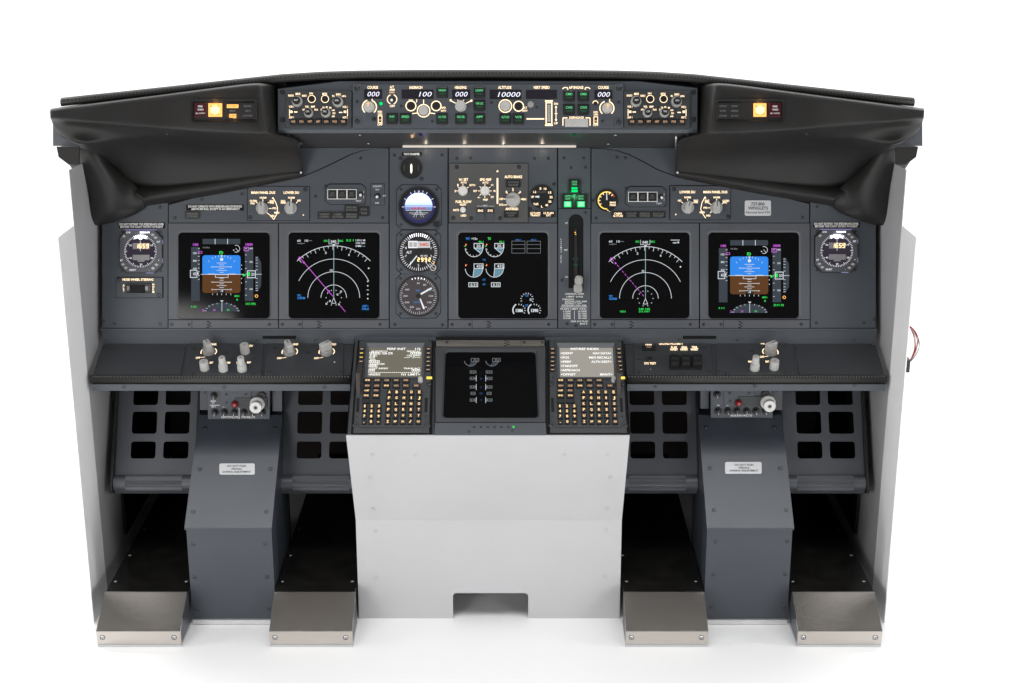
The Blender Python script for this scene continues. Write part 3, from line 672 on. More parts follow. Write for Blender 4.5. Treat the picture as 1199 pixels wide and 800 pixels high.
# ------------------------------------------------------------------ EFIS control panels
for side, du in (('left', 0), ('right', 396.0)):
    lab = 'small knob panel with seven keys in a row at the %s end of the glareshield' % side
    t = Thing('efis_control_panel', lab, 'control panel', MCPP, 374 + du, 149, group='efis control panels')
    sc = lambda x, y: (325 + x / 7.993 + du, 85 + y / 7.993)
    dv = 0 if du == 0 else .2
    b = t.mb().m('panel_dk'); b.box(*sc(80, 180), *sc(697, 515), -4, 3, .8); t.put('faceplate', b)
    t.screw([sc(45, 180), sc(48, 440)] if du == 0 else [sc(735, 180), sc(737, 435)], 2.2, 'screw_dk', -4.5)
    b = t.mb().m('warm'); z = 3.3
    for x, y, s_, w, h in ((132, 218, 'RADIO', 6.5, 2.4), (197, 203, 'MINS', 5.5, 2.6), (257, 220, 'BARO', 5.5, 2.4), (322, 200, 'FPV', 4.5, 2.2), (447, 203, 'MTRS', 5.5, 2.6), (575, 207, 'BARO', 5.5, 2.6), (627, 224, 'HPA', 5, 2.2), (527, 222, 'IN', 2.4, 2.2),
                           (135, 322, 'VOR 1', 5.8, 2.4), (135, 422, 'ADF 1', 5.8, 2.4), (280, 322, 'VOR', 4.4, 2.4), (338, 322, 'MAP', 4.6, 2.4), (250, 350, 'APP', 3.2, 2), (367, 350, 'PLN', 4, 2.2), (435, 330, '20', 2.6, 2), (465, 325, '40', 2.6, 2), (500, 332, '80', 2.6, 2), (527, 355, '160', 3.4, 2), (533, 383, '320', 3.4, 2), (527, 412, '640', 3.4, 2), (637, 325, 'VOR 2', 5.8, 2.4), (637, 422, 'ADF 2', 5.8, 2.4), (415, 350, '5', 1.6, 2)):
        b.tx(s_, *sc(x, y), h, z, w, bold=.022)
    for x, y in ((325, 250), (450, 250)): b.arc(*sc(x, y), 4.3, .75, z, 0, 360, 24)
    b.ln([sc(160, 372), sc(192, 372)], 1.2, z); b.ln([sc(580, 376), sc(612, 376)], 1.2, z)
    for x in (118, 660): b.ln([sc(x, 345), sc(x, 410)], .8, z)
    t.put('backlit_legend', b)
    for x, y, r, s_ in ((192, 275, 6.2, 'RST'), (570, 278, 6.2, 'STD'), (298, 380, 5.5, 'CTR'), (457, 380, 5.5, 'TFC')):
        o = knob(t, *sc(x, y), r, 12, n=30, fl=.12, z=3, cap=('black', r * .72, 8)); b = t.mb().m('printw'); b.tx(s_, *sc(x, y), 2, 23.4, 4.4); t.put('lettering', b, o)
    for x, y in ((325, 250), (450, 250)): b = t.mb().m('black').cyl(*sc(x, y), 3.6, 3, 8, n=20); t.put('round_button', b)
    for x in (135, 637):
        b = t.mb().m('black').box(*sc(x - 14, 345), *sc(x + 14, 405), 3, 4.5, .3); b.m('warm').box(*sc(x - 10, 362), *sc(x + 12, 382), 4.5, 8, .5); t.put('toggle_switch', b)
    for i, s_ in enumerate(('WXR', 'STA', 'WPT', 'ARPT', 'DATA', 'POS', 'TERR')):
        x = 155 + i * 77.5; u, v = sc(x, 464); key(t, u - 3.4, v - 3.3, u + 3.4, v + 3.3, s_, 'warm_lo', z=3)

# ------------------------------------------------------------------ main instrument panel (plates, seams)
t = Thing('main_instrument_panel', 'wide blue-grey main instrument panel of bolted plates under the black hood', 'instrument panel', MIP, 573, 387)
mip = t
b = t.mb().m('groove').box(119.5, 172, 1026.5, 387, -9, -2.2); t.put('backplate', b)
def plate(uv, z=0, mat='panel', bev=.5): b = t.mb().m(mat); b.poly(uv, -2, z, bev); return t.put('panel_plate', b)
plate([(120, 238), (197, 238), (197, 384.5), (120, 384.5)])
plate([(949.5, 236), (1026, 236), (1026, 384.5), (949.5, 384.5)])
cl = [(198, 240), (250, 226), (320, 214.4), (355, 207), (375, 199), (395, 189.5), (412, 181), (426, 176.5), (440, 174.3), (455.3, 174)]
plate(cl + [(455.3, 261), (198, 261)])
plate([(120, 173.2), (455, 173.2), (455, 173.6), (425.5, 175.8), (411, 180.2), (394, 188.6), (374, 198.2), (354, 206.3), (319, 213.7), (249, 225), (198, 237.4), (120, 237.4)], -.3, 'panel')
cr = [(693.2, 174), (706, 174.3), (722, 176.5), (736, 181), (752, 189), (770, 199), (792, 207), (828, 214.4), (898, 226), (948, 239)]
plate(cr + [(948, 261), (693.2, 261)])
plate([(693.2, 173.2), (1026, 173.2), (1026, 235.3), (949.5, 235.3), (899, 225), (829, 213.7), (793, 206.3), (771, 198.2), (753, 188.2), (737, 180.2), (722.5, 175.8), (706, 173.6)], -.3, 'panel')
plate([(456.7, 173.2), (524.5, 173.2), (524.5, 384.5), (456.7, 384.5)])
plate([(526, 173.2), (652.6, 173.2), (652.6, 261), (526, 261)])
plate([(654.2, 173.2), (691.8, 173.2), (691.8, 244), (654.2, 244)])
t.screw([(188, 242.8), (205.5, 255), (284, 227.3), (237, 233.3), (134.5, 379), (188.5, 379.5), (448.5, 255), (423, 185.3), (370, 230), (462.5, 182), (518, 181.5), (463, 380), (518.5, 380.5), (535.5, 185.5), (551.5, 185.2), (626.5, 185.5), (642.5, 185.5), (649, 215.5), (621, 244.5), (684, 185), (661, 185), (669, 196.5), (686, 196), (723, 184.5), (733, 185), (695, 235), (698.5, 255.5), (957, 242), (940, 254.7), (956.5, 378), (1012, 378), (121.5, 376), (1024.5, 374)], 1.5)
b = t.mb().m('panel').box(118.5, 384.9, 1027, 387.2, -2, 4, .5); t.put('bottom_rail', b)

# ------------------------------------------------------------------ display units
def display(name, lab, u0, u1, su0, su1, top=261.8, bot=384.6, sv0=272.8, sv1=373.6, bz='bezel'):
    t = Thing('display_unit', lab, 'display screen', MIP, (u0 + u1) / 2, bot, group='square display screens in the main panel')
    outer = rrpts(u0, top, u1, 374, .4); mid = rrpts(su0 - 2.6, sv0 - 2.6, su1 + 2.6, sv1 + .2, 6); inner = rrpts(su0, sv0, su1, sv1 - 1, 4.5)
    b = t.mb().m(bz); b.frame(outer, mid, -2, 1.2); b.frame(mid, inner, -2, 1.2, -1.4); t.put('bezel', b)
    b = t.mb().m(bz).box(u0, 374.8, u1, bot, -2, 1.2, .4); o = t.put('hinge_strip', b)
    b = t.mb().m('groove')
    c = u0 + 45
    b.ln([(u0 + 27.5, 375.2), (u0 + 27.5, bot - .3)], .5, 1.4)
    for i in range(5): b.quad(c + 2.2 * (i % 2), 376 + 1.7 * i, c + 2.6 + 2.2 * (i % 2), 377.2 + 1.7 * i, 1.45)
    t.put('hinge_knuckle', b, o)
    t.screw([(u0 + 4, 380), (u0 + 24.5, 380), (u1 - 10, 379.8)], 1.5, 'screw_dk', 1.2)
    b = t.mb().m('glass').poly(rrpts(su0 - .6, sv0 - .6, su1 + .6, sv1 + .2, 5), -2, -.9); sc = t.put('screen', b)
    return t, sc
def pfd(t, scr, off, right):
    f = lambda x, y: (195 + x / 6.155, 260 + y / 6.155); z = -.4
    b = t.mb(off)
    b.m('sky'); att = rrpts(*f(261, 240), *f(536, 512), 3.3)
    top = [q for q in att if q[1] < f(0, 376)[1]]; bot = [q for q in att if q[1] > f(0, 380)[1]]
    hl, hr = f(261, 378), f(536, 378)
    b.flat(sorted(top, key=lambda q: math.atan2(q[1] - 330, q[0] - 260)) + [hr, hl], z)
    b.m('earth').flat([hl, hr] + sorted(bot, key=lambda q: math.atan2(q[1] - 300, q[0] - 260)), z)
    b.m('tape'); b.quad(*f(262, 122), *f(534, 160), z); b.quad(*f(180, 180), *f(242, 570), z); b.quad(*f(567, 180), *f(628, 570), z)
    b.flat([f(643, 248), f(660, 248), f(684, 290), f(687, 375), f(684, 460), f(660, 502), f(643, 502)], z)
    b.flat([f(275, 646)] + [f(402 + 127 * math.cos(a), 646 - 66 * math.sin(a)) for a in [pi * (1 - i / 14) for i in range(15)]], z)
    z = -.1; b.m('w')
    for x in (353, 443): b.ln([f(x, 122), f(x, 160)], .65, z)
    b.ln([f(250, 378), f(560, 378)], .5, z); b.ln([f(300, 376), f(352, 376)], .9, z); b.ln([f(448, 376), f(500, 376)], .9, z)
    for y, w in ((296, 36), (310, 18), (324, 62), (336, 18), (349, 36), (363, 14), (405, 16), (420, 14), (434, 62), (446, 16), (459, 36), (473, 16), (487, 60)): b.ln([f(400 - w, y), f(400 + w, y)], .5, z)
    for y in (324, 434, 487):
        for s in (-1, 1): b.tx('10' if y != 487 else '20', *f(400 + s * 68, y), 1.5, z, 2.2)
    b.rect(*f(355, 380), *f(447, 400), .55, z); b.flat([f(390, 240), f(410, 240), f(400, 256)], z)
    b.disc(*f(400, 270), 2, z, 12)
    for a in (45, 60, 70, 80, 100, 110, 120, 135): b.ticks(*f(400, 375), 20.2, 22.2, [a], .5, z)
    b.quad(*f(388, 488), *f(425, 502), z) if False else None
    for x in (335, 368, 400, 433, 466): b.ln([f(x, 515), f(x, 527)], .5, z)
    for i, y in enumerate((192, 225, 248, 278, 304, 333, 358, 386, 414)): b.ln([f(229, y), f(241, y)], .5, z)
    for y, s_ in ((225, '100'), (280, '80'), (336, '60')): b.tx(s_, *f(207, y), 2.2, z, 4.2)
    b.rect(*f(175, 348), *f(222, 400), .7, z); b.tx('45', *f(205, 374), 3.4, z, 3.6); b.tx('4', *f(228, 372), 4, z, 2)
    for y in (192, 238, 286, 335, 432, 482, 528): b.ln([f(570, y), f(582, y)], .5, z)
    for y, s_ in ((191, '400'), (288, '200'), (484, '200')): b.tx(s_, *f(612, y), 2, z, 3.8)
    b.rect(*f(586, 352), *f(643, 402), .8, z); b.tx('20', *f(625, 377), 3.2, z, 4)
    for y in (258, 275, 297, 318, 345, 378, 407, 436, 459, 478, 494): b.ln([f(646, y), f(660, y)], .5, z)
    b.ln([f(655, 377), f(688, 377)], .5, z)
    for y in (312, 340, 408, 440): b.disc(*f(543, y), .55, z, 8)
    b.arc(*f(505, 193), 4.1, .5, z, -120, 110, 16); b.ln([f(503, 190), f(520, 213)], .5, z); b.disc(*f(487, 203), .7, z, 8)
    for i in range(0, 11):
        a = pi * (.03 + .094 * i); b.ln([f(402 + 126 * math.cos(a), 646 - 65 * math.sin(a)), f(402 + 112 * math.cos(a), 646 - 56 * math.sin(a))], .45, z)
    b.ln([f(402, 580), f(402, 645)], .5, z); b.flat([f(390, 566), f(414, 566), f(402, 578)], z)
    b.m('wdim').tx('10.5kt', *f(290, 184), 1.7, z, 8); b.m('black_matt').quad(*f(372, 482), *f(428, 512), -.25); b.m('w').tx('-4', *f(400, 497), 2.6, z, 3.4)
    b.m('mag').tx('100', *f(213, 163), 2.8, z, 6.2, bold=.018); b.tx('10000', *f(598, 162), 2.8, z, 8.4, bold=.018); b.rect(*f(562, 182), *f(594, 208), .7, z); b.rect(*f(232, 212), *f(258, 226), .5, z)
    b.tx('2', *f(267, 637), 2.6, z, 2.4); b.tx('30', *f(347, 635), 2.2, z, 3)
    b.m('grn').tx('FD', *f(397, 222), 3.4, z, 4.6, bold=.04); b.tx('R 111' if right else 'R 332', *f(200, 611), 2, z, 6.4, bold=.018); b.tx('MEIN', *f(510, 534), 2, z, 5.6, bold=.018); b.tx('0', *f(512, 560), 2.2, z, 2, bold=.018)
    b.tx('29.91 IN' if right else '1013 HPA', *f(610, 590), 2.6, z, 12, bold=.018); b.tx('34', *f(446, 634), 2, z, 3, bold=.018)
    b.quad(*f(588, 362), *f(604, 390), z); b.flat([f(553, 372), f(575, 384), f(553, 394)], z); b.ln([f(570, 380), f(590, 368)], .7, z)
    b.m('amber').arc(*f(651, 534), 1.6, .6, z, 0, 360, 12)
    t.put('flight_symbology', b, scr)
def nd(t, scr, off, right):
    f = lambda x, y: (325 + x / 6.155, 260 + y / 6.155); z = -.3; k = 1 / 6.155
    b = t.mb(off).m('w'); c = f(408, 546)
    b.arc(*c, 374 * k, .62, z, 45, 135, 60); b.arc(*c, 279 * k, .55, z, 25.5, 154.5, 60); b.arc(*c, 187 * k, .55, z, 0, 180, 50); b.arc(*c, 92 * k, .55, z, 0, 180, 40)
    for i in range(-8, 9):
        a = 90 + 5.2 * i + 1; b.ticks(*c, (374 - (30 if i % 2 == 0 else 16)) * k, 374 * k, [a], .5, z)
    for x, y, s_ in ((350, 222, '3'), (518, 236, '6')): b.tx(s_, *f(x, y), 2.6, z, 2)
    b.m('cyan').ln([f(408, 172), f(408, 548)], .62, z - .1); b.m('w')
    b.ln([f(408, 548), f(392, 585)], .55, z); b.ln([f(408, 548), f(424, 585)], .55, z); b.ln([f(390, 586), f(426, 586)], .55, z)
    b.tx('040', *f(406, 141), 3.2, z, 6.4, bold=.018); b.ln([f(373, 124), f(373, 158), f(398, 158)], .5, z); b.ln([f(440, 124), f(440, 158), f(415, 158)], .5, z); b.flat([f(396, 160), f(420, 160), f(408, 174)], z)
    b.tx('60', *f(157, 135), 2.5, z, 4); b.tx('10', *f(212, 135), 2.5, z, 4); b.m('wdim').ln([f(230, 135), f(252, 135)], .5, z); b.ln([f(145, 156), f(200, 154)], .5, z); b.ln([f(172, 150), f(172, 162)], .5, z); b.m('w')
    b.tx('10', *f(390, 348), 2.4, z, 3.2) if not right else b.tx('20', *f(390, 348), 2.4, z, 3.2)
    if not right:
        for s_, y in (('120.5 M', 132), ('CRS 000', 152), ('DME ---', 173)): b.tx(s_, *f(566, y), 2.1, z, 11, al='L')
        for x, y in ((653, 428), (653, 460), (653, 522), (653, 553)): b.disc(*f(x, y), .85, z, 8)
        b.ln([f(645, 490), f(661, 490)], .6, z); b.disc(*f(660, 334), 1.1, z, 4)
        for x, y in ((355, 590), (380, 570), (460, 502), (435, 523), (445, 594)): b.rect(f(x, y)[0] - .7, f(x, y)[1] - .7, f(x, y)[0] + .7, f(x, y)[1] + .7, .5, z)
    else:
        b.m('wdim').ln([f(750, 130), f(790, 134)], .5, z) if False else None
        b.m('w').ln([f(590, 125), f(655, 125)], .6, z); b.tx('NM', *f(618, 145), 1.8, z, 4); b.disc(*f(644, 142), 1.1, z, 8); b.disc(*f(660, 318), 1.1, z, 4)
    for i in range(10): a = 2 * pi * i / 10; b.disc(*f(408 + 55 * math.cos(a), 546 + 55 * math.sin(a)), .55, z, 6)
    b.m('mag')
    if not right: b.ln([f(168, 262), f(403, 538)], .65, z); b.ln([f(452, 600), f(492, 648)], .6, z); b.rect(f(372, 505)[0] - 1, f(372, 500)[1] - 1, f(372, 500)[0] + 1, f(372, 500)[1] + 1, .5, z); b.disc(*f(193, 293), 1.2, z, 6)
    else:
        for i in range(13):
            p0 = (168 + 235 * i / 13, 262 + 276 * i / 13); b.ln([f(*p0), f(p0[0] + 11, p0[1] + 13)], .6, z)
        b.disc(*f(193, 293), 1.1, z, 6)
    b.ln([f(150, 264), f(176, 254)], .9, z); b.ln([f(158, 250), f(168, 270)], .9, z)
    b.m('grn').tx('HDG', *f(350, 136), 2.3, z, 4.4, bold=.018); b.tx('MAG', *f(460, 136), 2.3, z, 4.8, bold=.018)
    if not right: b.tx('ILS 1', *f(525, 132), 2.3, z, 8.5, bold=.018)
    else: b.tx('VOR R', *f(245, 640), 2.3, z, 7, bold=.018); b.tx('340 340', *f(400, 622), 2.2, z, 13, bold=.018); b.tx('STA WPT', *f(400, 640), 2.2, z, 13, bold=.018)
    b.m('blue').tx('TFC', *f(158, 530), 2.4, z, 4.4, bold=.04); b.tx('10.5NM', *f(174, 548), 2.4, z, 9, bold=.04)
    if not right: b.tx('ADF 1', *f(634, 606), 2.4, z, 7, bold=.04); b.tx('190.5', *f(636, 627), 2.4, z, 8, bold=.04)
    t.put('map_symbology', b, scr)
D1, s1_ = display('pfd', 'far left screen showing a blue and brown artificial horizon with speed and altitude tapes', 197.9, 326, 209.6, 315.8); pfd(D1, s1_, (0, 0), 0)
D2, s2_ = display('nd', 'left map screen showing white range arcs with a solid magenta course line', 327.2, 455.6, 338.8, 444.4); nd(D2, s2_, (0, 0), 0)
D3, s3_ = display('eicas', 'centre screen showing four small engine dials on a mostly black background', 525.8, 652.8, 537.4, 641.6)
D4, s4_ = display('nd', 'right map screen showing white range arcs with a dashed magenta course line', 692.6, 818.8, 703.2, 807.4); nd(D4, s4_, (365, .9), 1)
D5, s5_ = display('pfd', 'far right screen showing a blue and brown artificial horizon, beside the right clock', 820.2, 948.4, 830.4, 935.6); pfd(D5, s5_, (618, 1.5), 1)
# engine display
f = lambda x, y: (525 + x / 6.155, 260 + y / 6.155); z = -.3; k = 1 / 6.155; b = D3.mb()
for cx in (188, 337):
    for cy, fill in ((188, 40), (335, 97)):
        c = f(cx, cy); b.m('w').arc(*c, 63 * k, .6, z, -178, 8, 30)
        b.m('eblue').flat([c] + [(c[0] + 60 * k * math.cos(math.radians(-a)), c[1] - 60 * k * math.sin(math.radians(-a))) for a in range(0, fill + 1, 5)], z - .1)
        a = math.radians(fill); b.m('w').ln([c, (c[0] + 62 * k * math.cos(a), c[1] + 62 * k * math.sin(a))], .6, z)
        b.rect(*f(cx, cy - 33), *f(cx + 66, cy), .7, z); b.tx('20.1' if cy == 188 else '435', *f(cx + 40, cy - 16), 3.2, z, 7.5, bold=.018)
        if cy == 188: b.ticks(*c, 52 * k, 63 * k, [190, 215, 240, 265, 290], .5, z)
        if cy == 188: b.m('grn').tx('96.1', *f(cx + 50, cy - 45), 2.2, z, 5.5, bold=.022); b.ln([f(cx - 72, cy - 14), f(cx - 58, cy - 10)], .6, z)
        b.m('red_ln').ln([f(cx - 62, cy - 30), f(cx - 50, cy - 24)], .8, z); b.m('amber').ln([f(cx - 62, cy - 18), f(cx - 56, cy - 28)], .8, z)
b.m('w').rect(*f(150, 438), *f(214, 467), .7, z); b.rect(*f(313, 438), *f(376, 467), .7, z); b.tx('0.31', *f(184, 453), 3, z, 7, bold=.018); b.tx('0.31', *f(346, 453), 3, z, 7, bold=.018)
b.tx('+15c', *f(190, 120), 2.6, z, 7, bold=.018); b.m('blue').tx('TAT', *f(143, 120), 2.6, z, 5, bold=.04); b.tx('N1', *f(261, 272), 2.2, z, 3); b.tx('EGT', *f(261, 416), 2.2, z, 3.4); b.tx('FF', *f(261, 450), 2.2, z, 3); b.m('grn').tx('TO', *f(298, 120), 2.8, z, 3.6, bold=.04)
b.m('wdim')
for x0, x1 in ((460, 555), (570, 667)):
    b.rect(*f(x0, 138), *f(x1, 225), .35, z)
    for y in (163, 192): b.ln([f(x0, y), f(x1, y)], .35, z)
b.m('blue').tx('ENG 1', *f(507, 129), 1.8, z, 6); b.tx('ENG 2', *f(618, 129), 1.8, z, 6); b.tx('LB', *f(570, 530), 2.4, z, 3.4); b.tx('CTR', *f(568, 602), 2.6, z, 4)
b.m('w').ticks(*f(570, 558), 38 * k, 48 * k, list(range(-20, 220, 24)), .7, z); b.tx('0', *f(596, 560), 3, z, 2.2)
for cx, s_ in ((515, '1386'), (625, '1390')):
    b.arc(*f(cx, 635), 47 * k, 1.3, z, 120, 215, 16); b.ticks(*f(cx, 635), 36 * k, 46 * k, [-30, -5, 20, 45, 70, 95], .7, z); b.tx(s_, *f(cx, 638), 3.4, z, 8.4, bold=.04)
D3.put('engine_symbology', b, s3_)

# ------------------------------------------------------------------ left/right clock areas
for side, du, dv in (('left', 0, 0), ('right', 813.2, -.6)):
    t = Thing('clock', 'octagonal edge-lit clock with amber digits above the %s' % ('nose wheel steering switch' if not du else 'bare right end of the panel'), 'clock', MIP, 166.5 + du, 319.5, group='panel clocks')
    f = lambda x, y: (120 + x / 7.28 + du, 255 + y / 7.28 + dv)
    cx, cy = f(336, 288)
    b = t.mb().m('black').oct(*f(150, 104), *f(520, 474), 8, 0, 2); b.m('bezel').oct(*f(158, 110), *f(514, 468), 8.4, 2, 8, 1.2); body = t.put('case', b)
    b = t.mb().m('violet')
    for p0, p1 in (((200, 105), (470, 105)), ((519, 190), (519, 225)), ((519, 348), (519, 388)), ((380, 472), (440, 472))): b.ln([f(*p0), f(*p1)], .9, 2.4)
    t.put('edge_light', b)
    b = t.mb().m('clockface').disc(cx, cy, 19.6, 8.2, 40); dial = t.put('dial', b)
    b = t.mb().m('dialw')
    for i in range(60): b.ticks(cx, cy, 17.2 if i % 5 else 15.8, 19.2, [6 * i], .55, 8.5)
    b.m('dialhi').ticks(cx, cy, 15.5, 19.4, [66, 72, 78, 84, 90, 96, 102, 108, 114], .8, 8.6); b.flat([(cx - 4.5, cy - 18.5), (cx + 4.5, cy - 18.5), (cx + 1.8, cy - 14), (cx - 1.8, cy - 14)], 8.45)
    b.m('w').ln([(cx, cy - 15), (cx, cy)], .5, 10.5)
    for x, y, s_ in ((252, 238, '50'), (430, 238, '10'), (252, 346, '40'), (430, 346, '20'), (340, 400, '30')): b.m('dialw').tx(s_, *f(x, y), 2, 8.6, 3)
    t.put('minute_marks', b, dial)
    b = t.mb().m('lcd').box(*f(270, 218), *f(412, 270), 8, 8.9, .2); t.put('digit_window', b, dial); b = t.mb().m('lcd').box(*f(270, 318), *f(412, 364), 8, 8.9, .2); b.box(*f(310, 363.9), *f(370, 378), 8, 8.8, .2); t.put('digit_window', b, dial)
    b = t.mb().m('amber_hi'); digits(b, '1659', f(350, 0)[0], f(0, 244)[1], 4.6, 9.3, 4.1, wt=.17); t.put('digits', b, dial)
    for x, y in ((195, 160), (440, 148), (465, 172), (188, 400), (212, 428), (472, 402), (442, 432)):
        a = pi / 4 * (1 if (x - 336) * (y - 288) < 0 else -1); c_, s_ = math.cos(a), math.sin(a); u, v = f(x, y)
        b = t.mb().m('knob').poly([(u + (i * c_ - j * s_) * 1.8, v + (i * s_ + j * c_) * 1.3) for i, j in ((-1, -1), (1, -1), (1, 1), (-1, 1))], 8, 10.5, .4); t.put('push_button', b)
    b = t.mb().m('dialhi').tx('TIME/DATE', *f(372, 128), 2, 8.4, 11.5); b.m('dialw').tx('CHR', *f(232, 128), 2, 8.4, 5.2); b.tx('RESET', *f(270, 447), 2, 8.4, 7.6); b.tx('ET', *f(175, 366), 2, 8.4, 3); b.tx('SET', *f(488, 208), 2, 8.4, 3.8); b.tx('-', *f(408, 447), 2, 8.4); b.tx('+', *f(490, 364), 2, 8.4); t.put('lettering', b)
    t.screw([f(175, 122), f(500, 122), f(175, 452), f(500, 452)], 1.1, 'screw_dk', 1)
    t = Thing('warning_placard', 'black placard in white capitals above the %s clock' % side, 'placard', MIP, 166.5 + du, 268, group='speedbrake placards above the clocks')
    b = t.mb().m('black_matt').rr(139.5 + du, 260.6 + dv, 194 + du, 267.6 + dv, .8, 0, .8); o = t.put('plate', b)
    b = t.mb().m('printw').tx('DO NOT EXTEND THE SPEEDBRAKE LEVER', 166.5 + du, 262.7 + dv, 2.4, 1.1, 52, bold=.035); b.tx('BEYOND THE FLIGHT DETENT IN FLIGHT', 166.5 + du, 265.7 + dv, 2.4, 1.1, 50, bold=.035); t.put('lettering', b, o)
t = Thing('steering_switch_panel', 'small nose wheel steering panel with black guarded switch below the left clock', 'control panel', MIP, 164, 349)
f = lambda x, y: (120 + x / 7.28, 255 + y / 7.28)
b = t.mb().m('groove').box(*f(125, 505), *f(524, 684), 0, .6); b.m('panel').box(*f(125, 510), *f(515, 682), 0, 3.5, .6); t.put('faceplate', b)
b = t.mb().m('warm').tx('NOSE WHEEL STEERING', *f(310, 528), 2.6, 3.8, 36, bold=.022)
for i, ch in enumerate('ALT'): b.tx(ch, *f(188, 578 + i * 22), 2.3, 3.8, bold=.022)
for i, ch in enumerate('NORM'): b.tx(ch, *f(440, 570 + i * 21), 2.3, 3.8, bold=.022)
t.put('backlit_legend', b)
b = t.mb().m('black').rr(*f(215, 560), *f(422, 642), 1.5, 3.5, 9, 1); b.m('black_matt').box(*f(250, 575), *f(370, 640), 9, 15, 1); b.m('knob_dk').box(*f(222, 585), *f(246, 622), 8, 11, .6); b.box(*f(376, 585), *f(402, 622), 8, 11, .6); t.put('switch_guard', b)
t.screw([f(485, 660), f(148, 530)], 2, 'screw_dk', 3.5)

# ------------------------------------------------------------------ upper left / right modules
def selpanel(right):
    m = (lambda u: u) if not right else (lambda u: u)
    if not right:
        f = lambda x, y: (280 + x / 7.993, 200 + y / 7.993)
        t = Thing('display_selector_panel', 'selector panel with two grey knobs and lit legends above the two left screens', 'control panel', MIP, 327, 258, group='display selector panels')
        b = t.mb().m('groove').box(*f(80, 146), *f(668, 470), 0, .5); b.m('panel').box(*f(85, 150), *f(662, 466), 0, 3, .6); t.put('faceplate', b)
        b = t.mb().m('warm'); z = 3.3
        b.tx('MAIN PANEL DUS', *f(232, 206), 2.9, z, 28, bold=.022); b.tx('LOWER DU', *f(495, 206), 2.9, z, 18, bold=.022)
        for x, y, s_, w in ((230, 254, 'NORM', 7.6), (140, 284, 'OUTBD', 8.6), (133, 308, 'PFD', 4.8), (313, 285, 'ENG', 5), (313, 302, 'PRI', 4.4), (338, 353, 'PFD', 4.8), (360, 394, 'MFD', 6), (318, 424, 'INBD', 5), (495, 254, 'NORM', 7.6), (418, 285, 'ENG', 5), (415, 302, 'PRI', 4.6), (567, 280, 'ND', 4)): b.tx(s_, *f(x, y), 2.2, z, w, bold=.022)
        b.ln([f(228, 265), f(229, 290)], .7, z); b.ln([f(275, 305), f(290, 294)], .7, z); b.ln([f(285, 355), f(312, 354)], .7, z); b.ln([f(265, 395), f(300, 420), f(330, 458)], .7, z); b.ln([f(322, 252), f(350, 300), f(366, 350), f(360, 405), f(330, 458)], .8, z); b.flat([f(310, 262), f(324, 248), f(334, 264)], z); b.ln([f(165, 295), f(180, 306)], .7, z)
        b.ln([f(493, 265), f(492, 290)], .7, z); b.ln([f(555, 288), f(538, 308)], .7, z); b.ln([f(430, 295), f(446, 306)], .7, z); b.disc(*f(607, 416), .8, z, 8)
        t.put('backlit_legend', b); K = (f(222, 352), f(488, 352)); A = (90, 90)
        t.screw([f(112, 438), f(627, 176)], 2, 'screw_dk', 3)
    else:
        f = lambda x, y: (690 + x / 7.993, 190 + y / 7.993); g = lambda x, y: (600 + x / 3.997, 70 + y / 3.997)
        t = Thing('display_selector_panel', 'selector panel with two grey knobs and lit legends beside the white winglets placard', 'control panel', MIP, 820, 258, group='display selector panels')
        b = t.mb().m('groove').box(*g(736, 588), *g(1024, 750), 0, .5); b.m('panel').box(*g(741, 592), *g(1022, 748), 0, 3, .6); t.put('faceplate', b)
        b = t.mb().m('warm'); z = 3.3
        b.tx('LOWER DU', *g(820, 620), 2.9, z, 18, bold=.022); b.tx('MAIN PANEL DUS', *g(951, 620), 2.9, z, 28, bold=.022)
        for x, y, s_, w in ((821, 645, 'NORM', 7.6), (784, 660, 'ND', 4), (860, 660, 'ENG', 5), (860, 668, 'PRI', 4.4), (957, 645, 'NORM', 7.6), (912, 660, 'ENG', 5), (912, 668, 'PRI', 4.4), (1000, 661, 'OUTBD', 8), (996, 669, 'PFD', 4.8), (905, 694, 'PFD', 4.8), (890, 715, 'MFD', 6), (918, 730, 'INBD', 5)): b.tx(s_, *g(x, y), 2.2, z, w, bold=.022)
        b.ln([g(821, 652), g(821, 660)], .7, z); b.ln([g(792, 666), g(800, 672)], .7, z); b.ln([g(848, 668), g(842, 674)], .7, z); b.ln([g(957, 652), g(957, 660)], .7, z); b.ln([g(920, 672), g(930, 678)], .7, z); b.ln([g(917, 694), g(928, 694)], .7, z); b.ln([g(926, 718), g(934, 711)], .7, z); b.ln([g(990, 668), g(982, 676)], .7, z)
        b.ln([g(903, 642), g(888, 670), g(882, 700), g(892, 722), g(905, 742)], .8, z); b.flat([g(896, 650), g(903, 640), g(909, 650)], z); b.disc(*g(766, 725), .8, z, 8)
        t.put('backlit_legend', b); K = (g(822, 693), g(955, 693)); A = (75, 90)
        t.screw([g(757, 607), g(1010, 735)], 2, 'screw_dk', 3)
    for (u, v), a in zip(K, A): selector(t, u, v, 7.3, 18, a, z=3)
selpanel(False); selpanel(True)
